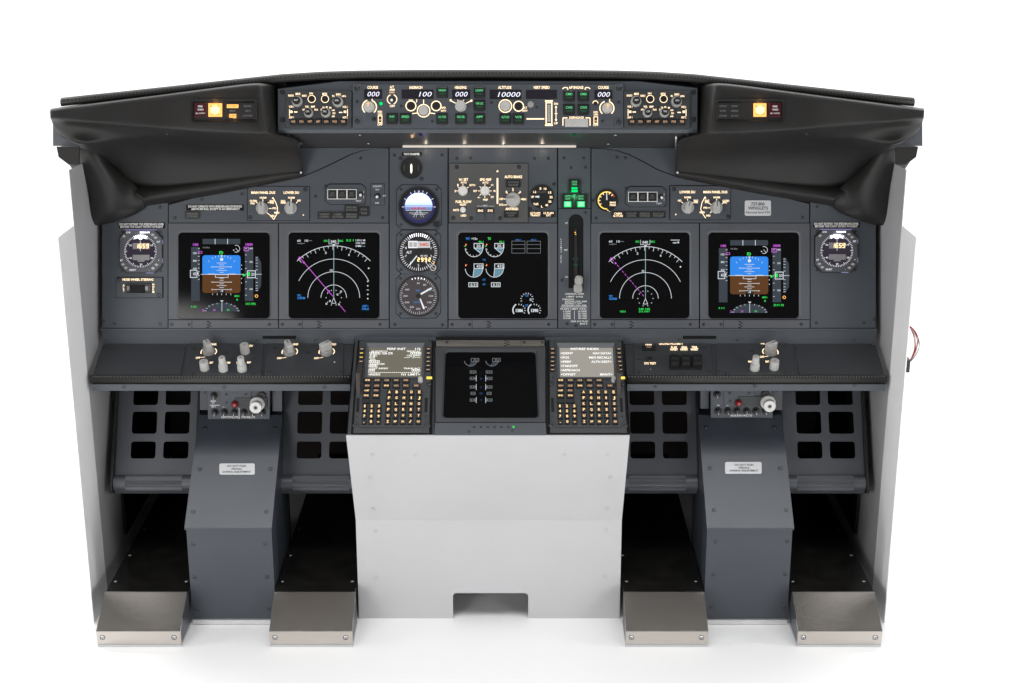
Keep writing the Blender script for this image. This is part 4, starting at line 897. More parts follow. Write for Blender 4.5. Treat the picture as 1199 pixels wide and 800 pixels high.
def dispanel(right):
    du = 0 if not right else 351.5; dv = 0 if not right else 3
    t = Thing('disengage_light_panel', 'grey chamfered panel of three dark caption lights %s' % ('beside the lights toggle switch' if not right else 'right of the yellow pressure gauge'), 'annunciator panel', MIP, 405 + du, 240 + dv, group='disengage light panels')
    f = lambda x, y: (280 + x / 7.993 + du, 200 + y / 7.993 + dv)
    b = t.mb().m('groove').poly([f(848, 120), f(1150, 120), f(1192, 160), f(1192, 290), f(1170, 316), f(850, 318), f(806, 285), f(806, 160)], 0, .5)
    b.m('panel').poly([f(850, 128), f(1150, 128), f(1188, 164), f(1188, 288), f(1166, 312), f(852, 314), f(812, 283), f(812, 164)], 0, 2.5, .7); t.put('faceplate', b)
    for i, s_ in enumerate(('A/P', 'A/T', 'FMC')):
        x0 = 838 + i * 91; b = t.mb().m('black').box(*f(x0, 180), *f(x0 + 82, 266), 2.5, 6, .4); b.m('printw').rect(*f(x0 - 2, 179), *f(x0 + 84, 267), .7, 6.4); o = t.put('caption_light', b)
        b = t.mb().m('printd').tx(s_, *f(x0 + 41, 214), 2.3, 6.4, 4.6); b.tx('P/RST', *f(x0 + 41, 236), 1.8, 6.4, 6.5); t.put('lettering', b, o)
    b = t.mb().m('printw').tx('TEST', *f(1122, 284), 1.8, 2.8, 6.5); b.ln([f(1170, 190), f(1170, 260)], .4, 2.8); t.put('lettering', b)
    toggle(t, *f(1145, 222), 3.3, 2.5)
    t.screw([f(815, 140), f(1180, 300)], 1.3)
dispanel(False); dispanel(True)
t = Thing('lights_switch', 'silver toggle switch under the LIGHTS lettering on the left upper panel', 'switch', MIP, 442.5, 236)
b = t.mb().m('groove').rr(434, 215, 451, 240.5, 1, 0, .4); b.m('panel').rr(434.4, 215.4, 450.6, 240.1, 1, 0, 1, .3); t.put('plate', b)
b = t.mb().m('printw').tx('LIGHTS', 442.3, 218.3, 2, 1.3, 10); b.tx('TEST', 442.3, 222.3, 1.6, 1.3, 5); b.tx('BRT', 450.8, 229.5, 1.6, 1.3, 4); b.tx('DIM', 442, 237.8, 1.6, 1.3, 4); t.put('lettering', b); toggle(t, 442.5, 229.8, 3.4, 1, mat='alu')
def annun(t, cells, z=0, prt='printd'):
    for u0, v0, u1, v1, l1, l2, lit in cells:
        b = t.mb().m('black').box(u0, v0, u1, v1, z, z + 4, .4); o = t.put('caption_light', b)
        b = t.mb().m('warm' if lit else prt); c = (u0 + u1) / 2; w = (u1 - u0) * .78
        b.tx(l1, c, v0 + (v1 - v0) * .32, 2.2, z + 4.3, min(w, 1.8 * len(l1)), bold=.02); b.tx(l2, c, v0 + (v1 - v0) * .70, 2.2, z + 4.3, min(w, 1.8 * len(l2)), bold=.02); t.put('lettering', b, o)
t = Thing('annunciator_strip', 'stepped block of five dark caption lights above the left map screen', 'annunciator lights', MIP, 400, 257, group='annunciator strips')
annun(t, [(373, 248.6, 387.8, 256.6, 'TAKEOFF', 'CONFIG', 0), (388.1, 248.6, 404, 256.6, 'CABIN', 'ALTITUDE', 0), (404.3, 248.9, 420.2, 256.6, 'SPEED BRAKE', 'EXTENDED', 0), (404.3, 240.5, 420.2, 248.6, 'SPEED BRK', 'DO NOT ARM', 0), (420.6, 242, 432.8, 253.4, 'STAB', 'TRIM', 0)])
t = Thing('annunciator_strip', 'row of four caption lights above the right map screen, its first caption lit amber', 'annunciator lights', MIP, 748, 256, group='annunciator strips')
annun(t, [(716.6, 248, 731.2, 255.3, 'CABIN', 'ALTITUDE', 1), (731.5, 248, 747.3, 255.3, 'TAKEOFF', 'CONFIG', 0), (747.6, 248, 763, 255.3, 'SPEEDBRAKE', 'EXTENDED', 0), (763.3, 248, 779.2, 255.3, 'BELOW G/S', 'P-INHIBIT', 0)])
t = Thing('annunciator_strip', 'single small dark caption light under the left speedbrake placard', 'annunciator lights', MIP, 226, 256, group='annunciator strips')
annun(t, [(217.6, 248, 234.6, 256.2, 'SPEEDBRAKES', 'EXTENDED', 0)])
t = Thing('annunciator_strip', 'pair of lit flap captions directly below the round flap gauge', 'annunciator lights', MIP, 635, 255, group='annunciator strips')
annun(t, [(619.8, 247.4, 634.8, 254.6, 'LE FLAPS', 'TRANSIT', 1), (635.2, 247.4, 650.4, 254.6, 'LE FLAPS', 'EXT', 1)])
t = Thing('warning_placard', 'black placard in white capitals left of the left selector panel', 'placard', MIP, 252, 247.3)
b = t.mb().m('black_matt').rr(218.5, 239.8, 286, 246.8, .8, 0, .8); o = t.put('plate', b); b = t.mb().m('printw').tx('DO NOT OPERATE WITH SPEEDBRAKES EXTENDED', 252.5, 241.9, 2.4, 1.1, 63, bold=.035); b.tx('ABOVE 800 RAD, EXCEPT IN AN EMERGENCY', 253, 244.9, 2.4, 1.1, 57, bold=.035); t.put('lettering', b, o)
t = Thing('winglets_placard', 'white rounded placard with black lettering reading WINGLETS on the right upper panel', 'placard', MIP, 888, 253)
b = t.mb().m('placard').rr(872.4, 234.8, 903.2, 252.8, 2, 0, 1, .3); o = t.put('plate', b); b = t.mb().m('printk').tx('737-800', 887.8, 239, 3.6, 1.3, 16, bold=.02); b.tx('WINGLETS', 888, 243.8, 3.5, 1.3, 23.5, bold=.02); b.tx('Normal land F30', 888, 248.8, 2.6, 1.3, 28, bold=.01); t.put('lettering', b, o)

# ------------------------------------------------------------------ standby instruments
t = Thing('yaw_damper_indicator', 'small round gauge with one glowing vertical bar at the top of the centre column', 'gauge', MIP, 482, 212)
b = t.mb().m('panel').cyl(482.2, 197, 13.6, 0, 2.5, n=40); b.m('black').ring(482.2, 197, 11.6, 12.8, 2, 3.5); t.put('case', b)
b = t.mb().m('black').disc(482.2, 197, 11.7, 2.8, 36); o = t.put('dial', b); b = t.mb().m('warm_hi').flat([(482.2 - 1.1, 194), (482.2, 191.8), (482.2 + 1.1, 194), (483.3, 201), (482.2, 203.8), (481.1, 201)], 3.2); b.m('printd').ln([(474, 194), (474, 200)], .4, 3.2); b.ln([(490.5, 194), (490.5, 200)], .4, 3.2); t.put('pointer', b, o)
t.screw([(469.6, 185.6), (494.2, 209.6)], 1.9, 'screw_dk', .5)
b = t.mb().m('black_matt').rr(471, 178.3, 494.6, 182.8, .6, 0, .8); o = t.put('placard', b); b = t.mb().m('printw').tx('YAW DAMPER', 482.6, 180.6, 2.5, 1.1, 19, bold=.04); t.put('lettering', b, o)
def instr(name, lab, u, v, r, hw, cut, cat='gauge'):
    t = Thing(name, lab, cat, MIP, u, v + hw, group='round standby gauges')
    b = t.mb().m('groove').oct(u - hw - .5, v - hw - .5, u + hw + .5, v + hw + .5, cut, 0, .5); b.m('panel').oct(u - hw, v - hw, u + hw, v + hw, cut, 0, 2, .6)
    b.m('black').ring(u, v, r, r + 1.7, 1.5, 5, n=56); t.put('case', b)
    t.screw([(u + i * hw * .8, v + j * hw * .8) for i in (-1, 1) for j in (-1, 1)], 1.4, 'screw_dk', 2)
    return t
u, v = 491, 242.6
t = instr('attitude_indicator', 'round glowing attitude indicator, white-blue sky over a dark ground, upper of the three', u, v, 22, 26, 6)
b = t.mb().m('adi_rim').disc(u, v, 19, 2.75, 44); b.m('lcd_dark').disc(u, v, 22.3, 2.6, 48); dial = t.put('dial', b)
R = 16.2; cu, cv = u - .2, v - .5
def chord(y0, y1, n=24):
    P = []
    for i in range(n + 1): y = y0 + (y1 - y0) * i / n; P.append((cu - math.sqrt(max(0, R * R - y * y)), cv + y))
    return P + [(2 * cu - a, c) for a, c in reversed(P)]
b = t.mb().m('adi_top').flat(chord(-R, -5), 3); b.m('adi_a').flat(chord(-5, -2), 3); b.m('adi_b').flat(chord(-2, .8), 3); b.m('adi_mid').flat(chord(.8, 3.6), 3); b.m('adi_low').flat(chord(3.6, R), 3)
b.m('w').ln([(cu - 15, cv + 4.4), (cu + 15, cv + 4.4)], .6, 3.4); b.ln([(cu - 11, cv + 7.5), (cu + 11, cv + 7.5)], .5, 3.4); b.ln([(cu - 8, cv + 9.2), (cu + 8, cv + 9.2)], .4, 3.4)
for a in (-4, -2, 2, 4): b.ln([(cu + a * .4, cv + 4.5), (cu + a * 1.5, cv + 12.5)], .4, 3.5)
b.m('red_ln'); b.ln([(cu - 8.5, cv + 2), (cu - 3, cv + 2)], 1.5, 3.6); b.ln([(cu + 3, cv + 2), (cu + 8, cv + 2)], 1.5, 3.6); b.disc(cu, cv + 2, 1.5, 3.6, 12)
t.put('horizon_ball', b, dial)
b = t.mb().m('w').ticks(u, v, 17, 19.8, [0, 30, 60, 75, 105, 120, 150, 180], .75, 3.4); b.flat([(u - 1.2, v - 19), (u + 1.2, v - 19), (u, v - 16.5)], 3.5); t.put('bank_marks', b, dial)
t.put('caging_knob', t.mb().m('black').cyl(u + 20.5, v + 20.5, 3.6, 2, 12, n=20, flute=.1))
u, v = 490.6, 295.3
t = instr('altimeter', 'round altimeter with white drum window and amber setting digits, middle of the three', u, v, 22.6, 25.5, 6)
b = t.mb().m('black').disc(u, v, 22.8, 2.4, 48); dial = t.put('dial', b)
b = t.mb().m('dialw')
for i in range(50): b.ticks(u, v, 18.8 if i % 5 else 17.6, 22, [7.2 * i + 90], .75 if i % 5 == 0 else .6, 2.8)
b.m('dialhi').ticks(u, v, 18.4, 22, [62, 69, 76, 83, 90, 97, 104, 111, 118], .8, 2.9); b.m('dialw')
for i, s_ in enumerate('0123456789'):
    a = math.radians(90 - 36 * i)
    if i in (2, 3, 4, 5, 6, 7, 8): b.tx(s_, u + 15.4 * math.cos(a), v - 15.4 * math.sin(a), 2.6, 2.9)
b.tx('ALT', u - 11, v + .3, 3, 2.9, 6.4, bold=.018); b.tx('IN HG', u + 6.5, v + 4.4, 2, 2.9, 8)
t.put('dial_marks', b, dial)
b = t.mb().m('dialw').box(u - 12, v - 13, u - 1, v - 4.6, 2.4, 3, .2); b.m('placard').box(u - .8, v - 12.6, u + 13.5, v - 4.8, 2.4, 3, .2)
b.m('knob'); b.box(u - 11, v - 11.5, u - 6.8, v - 6, 3, 3.3); b.box(u - 6, v - 11.5, u - 1.8, v - 6, 3, 3.3); b.m('red_ln').tx('580', u + 6.6, v - 8.7, 3.4, 3.4, 10.5)
t.put('drum_window', b, dial)
b = t.mb().m('black_matt').box(u - 2.5, v + 6.4, u + 15.5, v + 11.4, 2.4, 2.9, .1); b.m('amber_hi'); digits(b, '2992', u + 6.5, v + 8.9, 3.8, 3.3, 4.3, 0, .24); t.put('setting_window', b, dial)
b = t.mb().m('w').poly([(u - 2.4, v + 4), (u - 1.2, v + 5), (u - 10, v + 16), (u - 11, v + 15)], 4.6, 5.2); b.m('black').cyl(u, v, 2.6, 2.4, 5.4, n=18); t.put('pointer', b, dial)
b = t.mb().m('amber').ln([(u + 17, v + 14.5), (u + 19, v + 11.5)], .9, 5.3); b.m('black').cyl(u + 17.3, v + 18.5, 4.2, 2, 12, n=22, flute=.08); b.m('knob').ring(u + 17.3, v + 18.5, 2.6, 3.8, 12, 12.6, n=22); b.ln([(u + 15.2, v + 17), (u + 19.4, v + 20)], 1, 12.9); t.put('setting_knob', b)
u, v = 490.3, 346.7
t = instr('radio_direction_gauge', 'round brownish dial with two needles and numbers to 400, lowest of the three', u, v, 22.6, 25.8, 6)
b = t.mb().m('dialface').disc(u, v, 22.8, 2.4, 48); dial = t.put('dial', b)
b = t.mb().m('dialdim')
for i in range(46): b.ticks(u, v, 19.4 if i % 5 else 18, 21.6, [90 - 7 * i], .6, 2.8)
for i, s_ in enumerate(('60', '80', '100', '120', '140', '160', '200', '250', '300', '350', '400')):
    a = math.radians(90 - 30.0 * i); b.tx(s_, u + 15 * math.cos(a), v - 15 * math.sin(a), 2, 2.8, 1.7 * len(s_), bold=.02)
b.m('blue').tx('INS', u - .5, v - 6.5, 2.2, 2.8, 4.4); b.tx('KNOTS', u - 1.5, v + 7.4, 2, 2.8, 7); b.m('dialhi').ticks(u, v, 20, 21.8, [70, 80, 90, 100, 110], .5, 2.9); t.put('dial_marks', b, dial)
b = t.mb().m('w').poly([(u + 2.5, v - 3), (u + 3.6, v - 1.2), (u + 15.5, v - 8), (u + 16.4, v - 9.4), (u + 14.6, v - 9.8)], 4.4, 5); b.m('dialw').poly([(u + 1.6, v + 3.4), (u + 2.8, v + 3), (u + 7.5, v + 14), (u + 7, v + 16), (u + 5.6, v + 14.5)], 3.6, 4.2); b.m('black').cyl(u, v, 2.7, 2.4, 5.4, n=18); t.put('needles', b, dial)

# ------------------------------------------------------------------ autobrake / engine panel
t = Thing('autobrake_panel', 'warm-lit control panel with white round knobs and AUTO BRAKE selector above the centre screen', 'control panel', MIP, 572, 259)
f = lambda x, y: (445 + x / 7.993, 170 + y / 7.993); g = lambda x, y: (580 + x / 7.993, 170 + y / 7.993)
b = t.mb().m('groove').box(526.6, 191, 619.2, 260.4, 0, .5); b.m('panel_warmlit').box(526.8, 191.6, 618.6, 260.2, 0, 2.5, .6); t.put('faceplate', b)
b = t.mb().m('warm'); z = 2.8
for x, y, s_, w, h in ((787, 324, 'N1 SET', 10.6, 2.9), (787, 351, 'AUTO', 7, 2.2), (868, 376, 'BOTH', 6.5, 2.2), (708, 431, '2', 1.8, 2.4), (733, 374, '1', 1.4, 2.2), (992, 324, 'SPD REF', 13.5, 2.9), (990, 352, 'AUTO', 7, 2.2), (1052, 376, 'V1', 2.6, 2.2), (1075, 431, 'VR', 3, 2.2), (1055, 488, 'WT', 3.6, 2.2), (990, 512, 'VREF', 6, 2.2), (928, 490, '-l-', 3.6, 2), (895, 431, 'SET', 4.4, 2.2), (786, 531, 'FUEL FLOW', 18.5, 2.9), (783, 558, 'RESET', 7.6, 2.2), (716, 609, 'RATE', 6.6, 2.4), (785, 660, 'USED', 6.4, 2.4)): b.tx(s_, *f(x, y), h, z, w, bold=.022)
for x, y, s_, w, h in ((172, 298, 'AUTO BRAKE', 20.5, 3), (108, 440, '1', 1.4, 2.2), (168, 412, '2', 1.8, 2.4), (236, 440, '3', 1.8, 2.2), (60, 506, 'OFF', 4.6, 2.4), (275, 508, 'MAX', 5, 2.4), (60, 560, 'RTO', 4.8, 2.4), (158, 598, 'ANTISKID', 15, 2.9)): b.tx(s_, *g(x, y), h, z, w, bold=.022)
for cx, angs in ((780, (90, 35, 140, 180)), (985, (90, 35, 0, -40, -90, -140, 180, 140))): b.ticks(*f(cx, 430), 5.9, 8, angs, .7, z)
b.ticks(*g(170, 506), 9, 11, (90, 45, 135, 180, 0), .8, z); b.ln([g(82, 562), g(115, 560)], .7, z)
b.m('printw').ln([f(910, 572), f(962, 572)], .5, z); b.ln([f(1018, 572), f(1072, 572)], .5, z); b.tx('MFD', *f(990, 570), 2.2, z, 5.6)
b.m('warm'); b.quad(*f(1096, 310), *f(1110, 550), z); b.quad(*f(1096, 238), *f(1110, 254), z)
t.put('backlit_legend', b)
for cx in (780, 985): knob(t, *f(cx, 430), 5.7, 12, 'knob_white', n=30, fl=.06, z=2.5)
b = t.mb().m('knob_white').cyl(*f(780, 606), 3.4, 2.5, 5, n=20); b.cyl(*f(779, 604), 2.6, 5, 12, 2.9, n=20, bev=1.4); t.put('toggle_switch', b)
b = t.mb().m('knob').cyl(*g(170, 512), 8.7, 2.5, 6, n=36); b.m('knob').cyl(*g(170, 512), 8.3, 6, 13, 7.6, n=36, flute=.03); b.poly([g(102, 496), g(180, 486), g(180, 518), g(102, 508)], 13, 18, .8); b.m('printk').ln([g(106, 502), g(176, 502)], .6, 18.3); t.put('autobrake_selector', b)
for i, s_ in enumerate(('ENG', 'SYS')):
    x = 945 + i * 90; b = t.mb().m('panel').box(*f(x - 36, 580), *f(x + 36, 708), 2.5, 5, .5); b.m('black').box(*f(x - 32, 592), *f(x + 32, 640), 5, 5.6); o = t.put('push_button', b); b = t.mb().m('warm').tx(s_, *f(x, 616), 2.6, 5.9, 6, bold=.022); t.put('lettering', b, o)
annun(t, [(*g(105, 328), *g(238, 398), 'AUTO BRAKE', 'DISARM', 0), (*g(85, 617), *g(218, 680), 'ANTISKID', 'INOP', 0)], 2.5)
t.screw([f(722, 206), g(225, 206), g(48, 686), f(690, 682), f(858, 686)], 2, 'screw_dk', 2.5)
t = Thing('flap_gauge', 'round black flap gauge with glowing numbers right of the AUTO BRAKE knob', 'gauge', MIP, 635.5, 245, group='round yellow-lit gauges')
c = g(440, 485)
b = t.mb().m('panel').cyl(*c, 14.6, 0, 2, n=44); b.m('black').ring(*c, 13, 13.9, 1.5, 3.4, n=44); t.put('case', b)
b = t.mb().m('black').disc(*c, 13.1, 2.4, 40); dial = t.put('dial', b)
b = t.mb().m('warm')
for x, y, s_, w in ((372, 440, '1-2', 3.4), (426, 408, '5', 2.2), (470, 410, '10', 3), (514, 445, '15', 3.4), (525, 488, '25', 3.6), (514, 530, '30', 3.4), (484, 563, '40', 3.2), (440, 576, 'L', 2), (384, 553, 'FLAPS', 5.6), (352, 486, 'UP', 3.4)): b.tx(s_, *g(x, y), 2.5, 2.8, w, bold=.022)
b.m('printd').tx('FLAPS', *g(440, 440), 1.6, 2.8, 10); t.put('dial_marks', b, dial)
b = t.mb().m('w').poly([g(375, 480), g(415, 474), g(415, 496), g(375, 490)], 3.2, 3.8); b.m('black').cyl(*c, 1.8, 2.4, 4, n=14); t.put('pointer', b, dial)
t.screw([g(556, 366), g(328, 596)], 1.7, 'screw_dk', .4)
t = Thing('brake_pressure_gauge', 'round black gauge with a yellow arc scale right of the green gear lights', 'gauge', MIP, 711, 247.5, group='round yellow-lit gauges')
c = (711, 235); b = t.mb().m('panel').cyl(*c, 13.8, 0, 2, n=44); b.m('black').ring(*c, 12, 13, 1.5, 3.2, n=44); t.put('case', b)
b = t.mb().m('black').disc(*c, 12.1, 2.4, 40); dial = t.put('dial', b)
b = t.mb().m('yellow').arc(*c, 10, 1.4, 2.8, 60, 272, 40); b.m('warm').ticks(*c, 7.4, 10, (45, 70, 92, 120, 150, 180, 210), .7, 2.9); b.m('red_ln').arc(*c, 9.6, 1.2, 2.8, 25, 58, 10); b.m('warm').tx('BRAKE', 718, 237.4, 2, 2.8, 7, bold=.022); b.tx('PRESS', 718, 240.4, 2, 2.8, 7, bold=.022); b.ln([(711.3, 246), (714.5, 248)], .8, 2.8); t.put('dial_marks', b, dial)
b = t.mb().m('w').poly([(710.2, 234.5), (711.6, 234.5), (711.2, 226.5), (710.2, 226.5)], 3.2, 3.8); t.put('pointer', b, dial)

# ------------------------------------------------------------------ landing gear lights and lever
t = Thing('gear_light_cluster', 'three bright green landing gear lights in a triangle above the gear lever', 'indicator lights', MIP, 673, 244)
for (u0, v0, u1, v1), l1 in (((666.2, 210.6, 680, 227), 'NOSE'), ((658.2, 227.4, 672, 244), 'LEFT'), ((673.6, 227.4, 688, 244), 'RIGHT')):
    b = t.mb().m('black').box(u0, v0, u1, v1, 0, 5, .5); o = t.put('gear_light', b); c = (u0 + u1) / 2
    b = t.mb().m('grnlamp'); y0 = v1 - 7.6
    if l1 == 'NOSE': b.box(c - 3.6, y0 + .2, c + 3.6, y0 + 2.7, 5, 5.5); b.box(c - 3.6, y0 + 3.3, c + 3.6, y0 + 6, 5, 5.5)
    else: b.box(c - 4.4, y0 - .2, c + 4.4, y0 + 6.6, 5, 5.4); b.m('grnlamp_hi').rr(c - 3.2, y0 + .4, c + 3.2, y0 + 5.6, .6, 5.4, 5.7)
    t.put('lit_lens', b, o)
    b = t.mb().m('grnkey').tx(l1, c, v0 + 2.6, 2, 5.3, 6); b.tx('GEAR', c, v0 + 5.6, 2, 5.3, 6); t.put('lettering', b, o)
t = Thing('gear_lever_panel', 'tall landing gear lever panel with a clear-tipped lever low in its black slot', 'gear lever', MIP, 673, 384)
f = lambda x, y: (640 + x / 5.329, 240 + y / 5.333)
sl = [f(140, 520), f(140, 110)] + [f(186 + 46 * math.cos(a), 105 - 48 * math.sin(a)) for a in [pi * (1 - i / 10) for i in range(11)]] + [f(232, 110), f(232, 520)]
ol = [(654.2, 384.4), (654.2, 262)] + [(654.2 + 37.6 * i / 10, 244.8) for i in range(11)] + [(691.8, 262), (691.8, 384.4)]
ol[2] = (654.2, 244.8)
b = t.mb().m('panel'); b.frame(ol, sl, -2, 1); t.put('faceplate', b)
b = t.mb().m('panel').box(*f(140, 520), *f(232, 768), -2, .95)
b = t.mb().m('groove').box(*f(130, 55), *f(242, 530), -2.15, -1.6); t.put('slot', b)
b = t.mb().m('panel').poly([f(140, 520), f(232, 520), f(272, 768), f(78, 768)], -1.9, .93); 
t.put('lower_plate', b)
b = t.mb().m('printw'); z = 1.3
b.tx('UP', *f(127, 114), 2, z, 3); b.tx('OFF', *f(122, 282), 1.9, z, 4.2); b.tx('DN', *f(127, 450), 2, z, 3)
b.m('printw')
for i, ch in enumerate('LANDING GEAR'): b.tx(ch, *f(93, 215 + i * 13), 1.6, z, 1.3) if ch != ' ' else None
for x, y, s_, w, al in ((178, 556, 'LANDING GEAR', 22, 'C'), (178, 573, 'LIMIT (IAS)', 19, 'C'), (100, 590, 'OPERATING', 14, 'L'), (118, 603, 'EXTEND 270K-.82M', 25, 'L'), (118, 615, 'RETRACT 235K', 20, 'L'), (100, 628, 'EXTENDED 320K-.82M', 28, 'L'), (90, 650, 'FLAPS LIMIT (IAS)', 30, 'L')): b.tx(s_, *f(x, y), 1.8, z, w, al=al, bold=.01)
b.ln([f(92, 638), f(256, 638)], .5, z); b.ln([f(176, 660), f(176, 715)], .4, z)
for i, (l, r) in enumerate((('1-250K', '15-200K'), ('2-250K', '25-190K'), ('5-250K', '30-175K'), ('10-210K', '40-162K'))): b.tx(l, *f(155, 665 + i * 14), 1.8, z, 9, al='R'); b.tx(r, *f(255, 665 + i * 14), 1.8, z, 10.5, al='R')
b.tx('230K ALT FLAP', *f(260, 727), 1.8, z, 20, al='R'); b.tx('EXT', *f(260, 742), 1.8, z, 9, al='R'); t.put('lettering', b)
MATS['clear'] = nodes('clear')[0]; cb = MATS['clear'].node_tree.nodes['Principled BSDF']; cb.inputs['Base Color'].default_value = (.50, .49, .46, 1); cb.inputs['Transmission Weight'].default_value = .35; cb.inputs['Roughness'].default_value = .25
b = t.mb().m('black').poly([f(178, 150), f(190, 150), f(196, 470), f(172, 470)], -.5, 6); b.m('amber').quad(*f(177, 170), *f(184, 178), 6.2); b.m('grnkeydim').quad(*f(166, 332), *f(200, 342), 1); b.m('yellow').quad(*f(179, 184), *f(187, 188), 6.2); b.m('grnkeydim').quad(*f(168, 372), *f(196, 378), 6.2); lv = t.put('lever_arm', b)
b = t.mb().m('clear').rr(*f(176, 444), *f(224, 508), 4, 5, 34, 4, n=6); b.rr(*f(170, 495), *f(222, 553), 3, 5, 26, 3, n=6); t.put('lever_tip', b, lv)
t.screw([f(246, 45), f(100, 470), f(130, 742), f(186, 754)], 1.5, 'screw_dk', 1)

# ------------------------------------------------------------------ lower tray
t = Thing('lower_tray', 'sloping grey shelf below the screens with a stitched black edge roll', 'tray', WORLD, at_=(0, 3.15, .51)); tray = t
xl = .848
b = t.mb().m('panel'); extr(b, [(3.197, .609), (3.197, .5775), (3.215, .5775), (3.215, .609)], -xl, xl); fixn(t.put('back_lip', b))
for x0, x1 in ((-xl, -.2965), (.2965, xl)):
    b = t.mb().m('panel_dk'); extr(b, [(3.1955, .5770), (3.094, .5405), (3.094, .533), (3.1955, .569)], x0, x1); fixn(t.put('shelf', b))
    b = t.mb().m('leather'); prof = [(3.093 + .0075 * math.cos(a) - .002, .5325 + .0095 * math.sin(a)) for a in [2 * pi * i / 14 for i in range(14)]]; extr(b, prof, x0 - .004 if x0 < 0 else x0, x1 + .004 if x1 > 0 else x1); o = t.put('edge_roll', b); fixn(o)
    for p in o.data.polygons: p.use_smooth = len(p.vertices) == 4
    b = t.mb().m('stitch'); n = int((x1 - x0) / .0065)
    for i in range(n):
        x = x0 + (i + .5) * (x1 - x0) / n; b.W([(x - .0012, 3.0842, .5392), (x + .0012, 3.0842, .5392), (x + .0012, 3.0868, .5420), (x - .0012, 3.0868, .5420)], [(0, 1, 2, 3)])
    t.put('stitching', b, o)
    b = t.mb().m('panel'); extr(b, [(3.084, .5235), (3.084, .509), (3.096, .509), (3.096, .5235)], x0, x1); fixn(t.put('front_strip', b))
TRF = Plane((0, 3.084, .515), X, (0, 0, 1))
t.screw([(145.5, 453), (263, 453.3), (380.5, 453.3), (768, 452.8), (884, 452), (1001, 451)], 1.6, 'screw_dk', 0, TRF)
t.screw([(302, 398), (370, 397.5), (795, 396.8), (863, 397.2), (1000, 397)], 1.4, 'screw_dk', 7, LIP)
for u in (327, 820):
    b = t.mb().m('groove'); q = [LIP.hit(a, c) for a, c in ((u - 19.5, 394.4), (u + 19.5, 394.4), (u + 19.5, 398), (u - 19.5, 398))]; q = [Vector((c.x, 3.196, c.z)) for c in q]; b.W(q + [c + Vector((0, .003, 0)) for c in q], [(0, 1, 2, 3), (0, 4, 5, 1), (1, 5, 6, 2), (2, 6, 7, 3), (3, 7, 4, 0)]); fixn(t.put('label_slot', b))
def traypanel(name, lab, uv, grp=None):
    c = sum(q[0] for q in uv) / 4; t = Thing(name, lab, 'control panel', SHELF, c, 441, group=grp)
    b = t.mb().m('panel_dk').poly(uv, .3, 3.5, .6); t.put('faceplate', b); return t
f = lambda x, y: (225 + x / 6.31, 395 + y / 6.31); g = lambda x, y: (735 + x / 6.31, 395 + y / 6.31)
def bigknob(t, u, v, ang):
    b = t.mb().m('knob_dk').cyl(u, v, 7.3, 3.5, 15, 7.0, n=30); b.m('knob'); a = math.radians(ang); x, y = b.p(u, v); k = t.k
    c_, s_ = math.cos(a), math.sin(a); L, w = 7.2 * k, 3.7 * k
    loop = [(x + l * c_ - m_ * s_, y + l * s_ + m_ * c_) for l, m_ in ((-L, -w * .8), (-L * .7, -w), (L * .7, -w), (L, -w * .6), (L, w * .6), (L * .7, w), (-L * .7, w), (-L, w * .8))]
    b.prism(loop, 14, 32, 1.8); b.m('printk'); b.add([(x + (l * c_ - m_ * s_), y + (l * s_ + m_ * c_), .0323) for l, m_ in ((0, -w * .15), (L * .9, -w * .15), (L * .9, w * .15), (0, w * .15))], [(0, 1, 2, 3)]); t.put('rotary_knob', b)
def smallknob(t, u, v, tall=0):
    b = t.mb().m('knob').cyl(u, v, 5.7, 3.5, 20 if tall else 25, 5.3, n=28, flute=.09)
    if tall: b.cyl(u, v, 4.3, 20, 38, 3.9, n=24, flute=.08)
    zt = 38 if tall else 25; b.m('knob_dk').cyl(u, v, 1.5, zt, zt + .4, n=12); t.put('rotary_knob', b)
def legarc(b, u, v):
    k = b.t.k; x, y = b.p(u, v); R_ = 9.2 * k
    for a0, a1 in ((-30, 45), (135, 205)):
        P = [(x + R_ * math.cos(math.radians(a0 + (a1 - a0) * i / 10)), y + R_ * math.sin(math.radians(a0 + (a1 - a0) * i / 10))) for i in range(11)]
        for (xa, ya), (xb, yb) in zip(P, P[1:]):
            dx, dy = xb - xa, yb - ya; l = math.hypot(dx, dy); nx, ny = -dy / l * .55 * k, dx / l * .55 * k
            b.add([(xa - nx, ya - ny, .0038), (xb - nx, yb - ny, .0038), (xb + nx, yb + ny, .0038), (xa + nx, ya + ny, .0038)], [(0, 1, 2, 3)])
t = traypanel('lighting_panel', 'tray panel with five ribbed grey knobs at the left, above the left pedal column', [(222, 403.2), (309.5, 403.2), (307, 440.5), (215.5, 440.5)], 'lighting control panels on the tray')
b = t.mb().m('warm'); legarc(b, *f(127, 118)); z = 3.8
for x, y, s_, w in ((165, 62, 'PANEL', 7), (48, 162, 'OFF', 5.5), (440, 73, 'DU', 4), (147, 198, 'BRT', 4), (272, 198, 'DIM', 4.2), (424, 196, 'MAP', 4.4), (340, 197, 'UP', 2.4)): b.tx(s_, *f(x, y), 2.2, z, w, bold=.022)
b.ln([f(68, 160), f(100, 156)], .8, z); t.put('backlit_legend', b)
bigknob(t, *f(127, 122), 120); smallknob(t, *f(396, 122)); smallknob(t, *f(98, 246)); smallknob(t, *f(236, 252), 1); smallknob(t, *f(374, 252), 1)
t.screw([f(262, 123), f(15, 92), f(15, 281), f(452, 283), f(510, 270)], 1.8, 'screw_dk', 3.5)
t = traypanel('lighting_panel', 'tray panel with two large grey bar knobs left of the left keypad unit', [(313.5, 403.2), (403.5, 403.2), (402, 440.5), (311, 440.5)], 'lighting control panels on the tray')
b = t.mb().m('warm'); z = 3.8
for c in (725, 998): legarc(b, *f(c, 118))
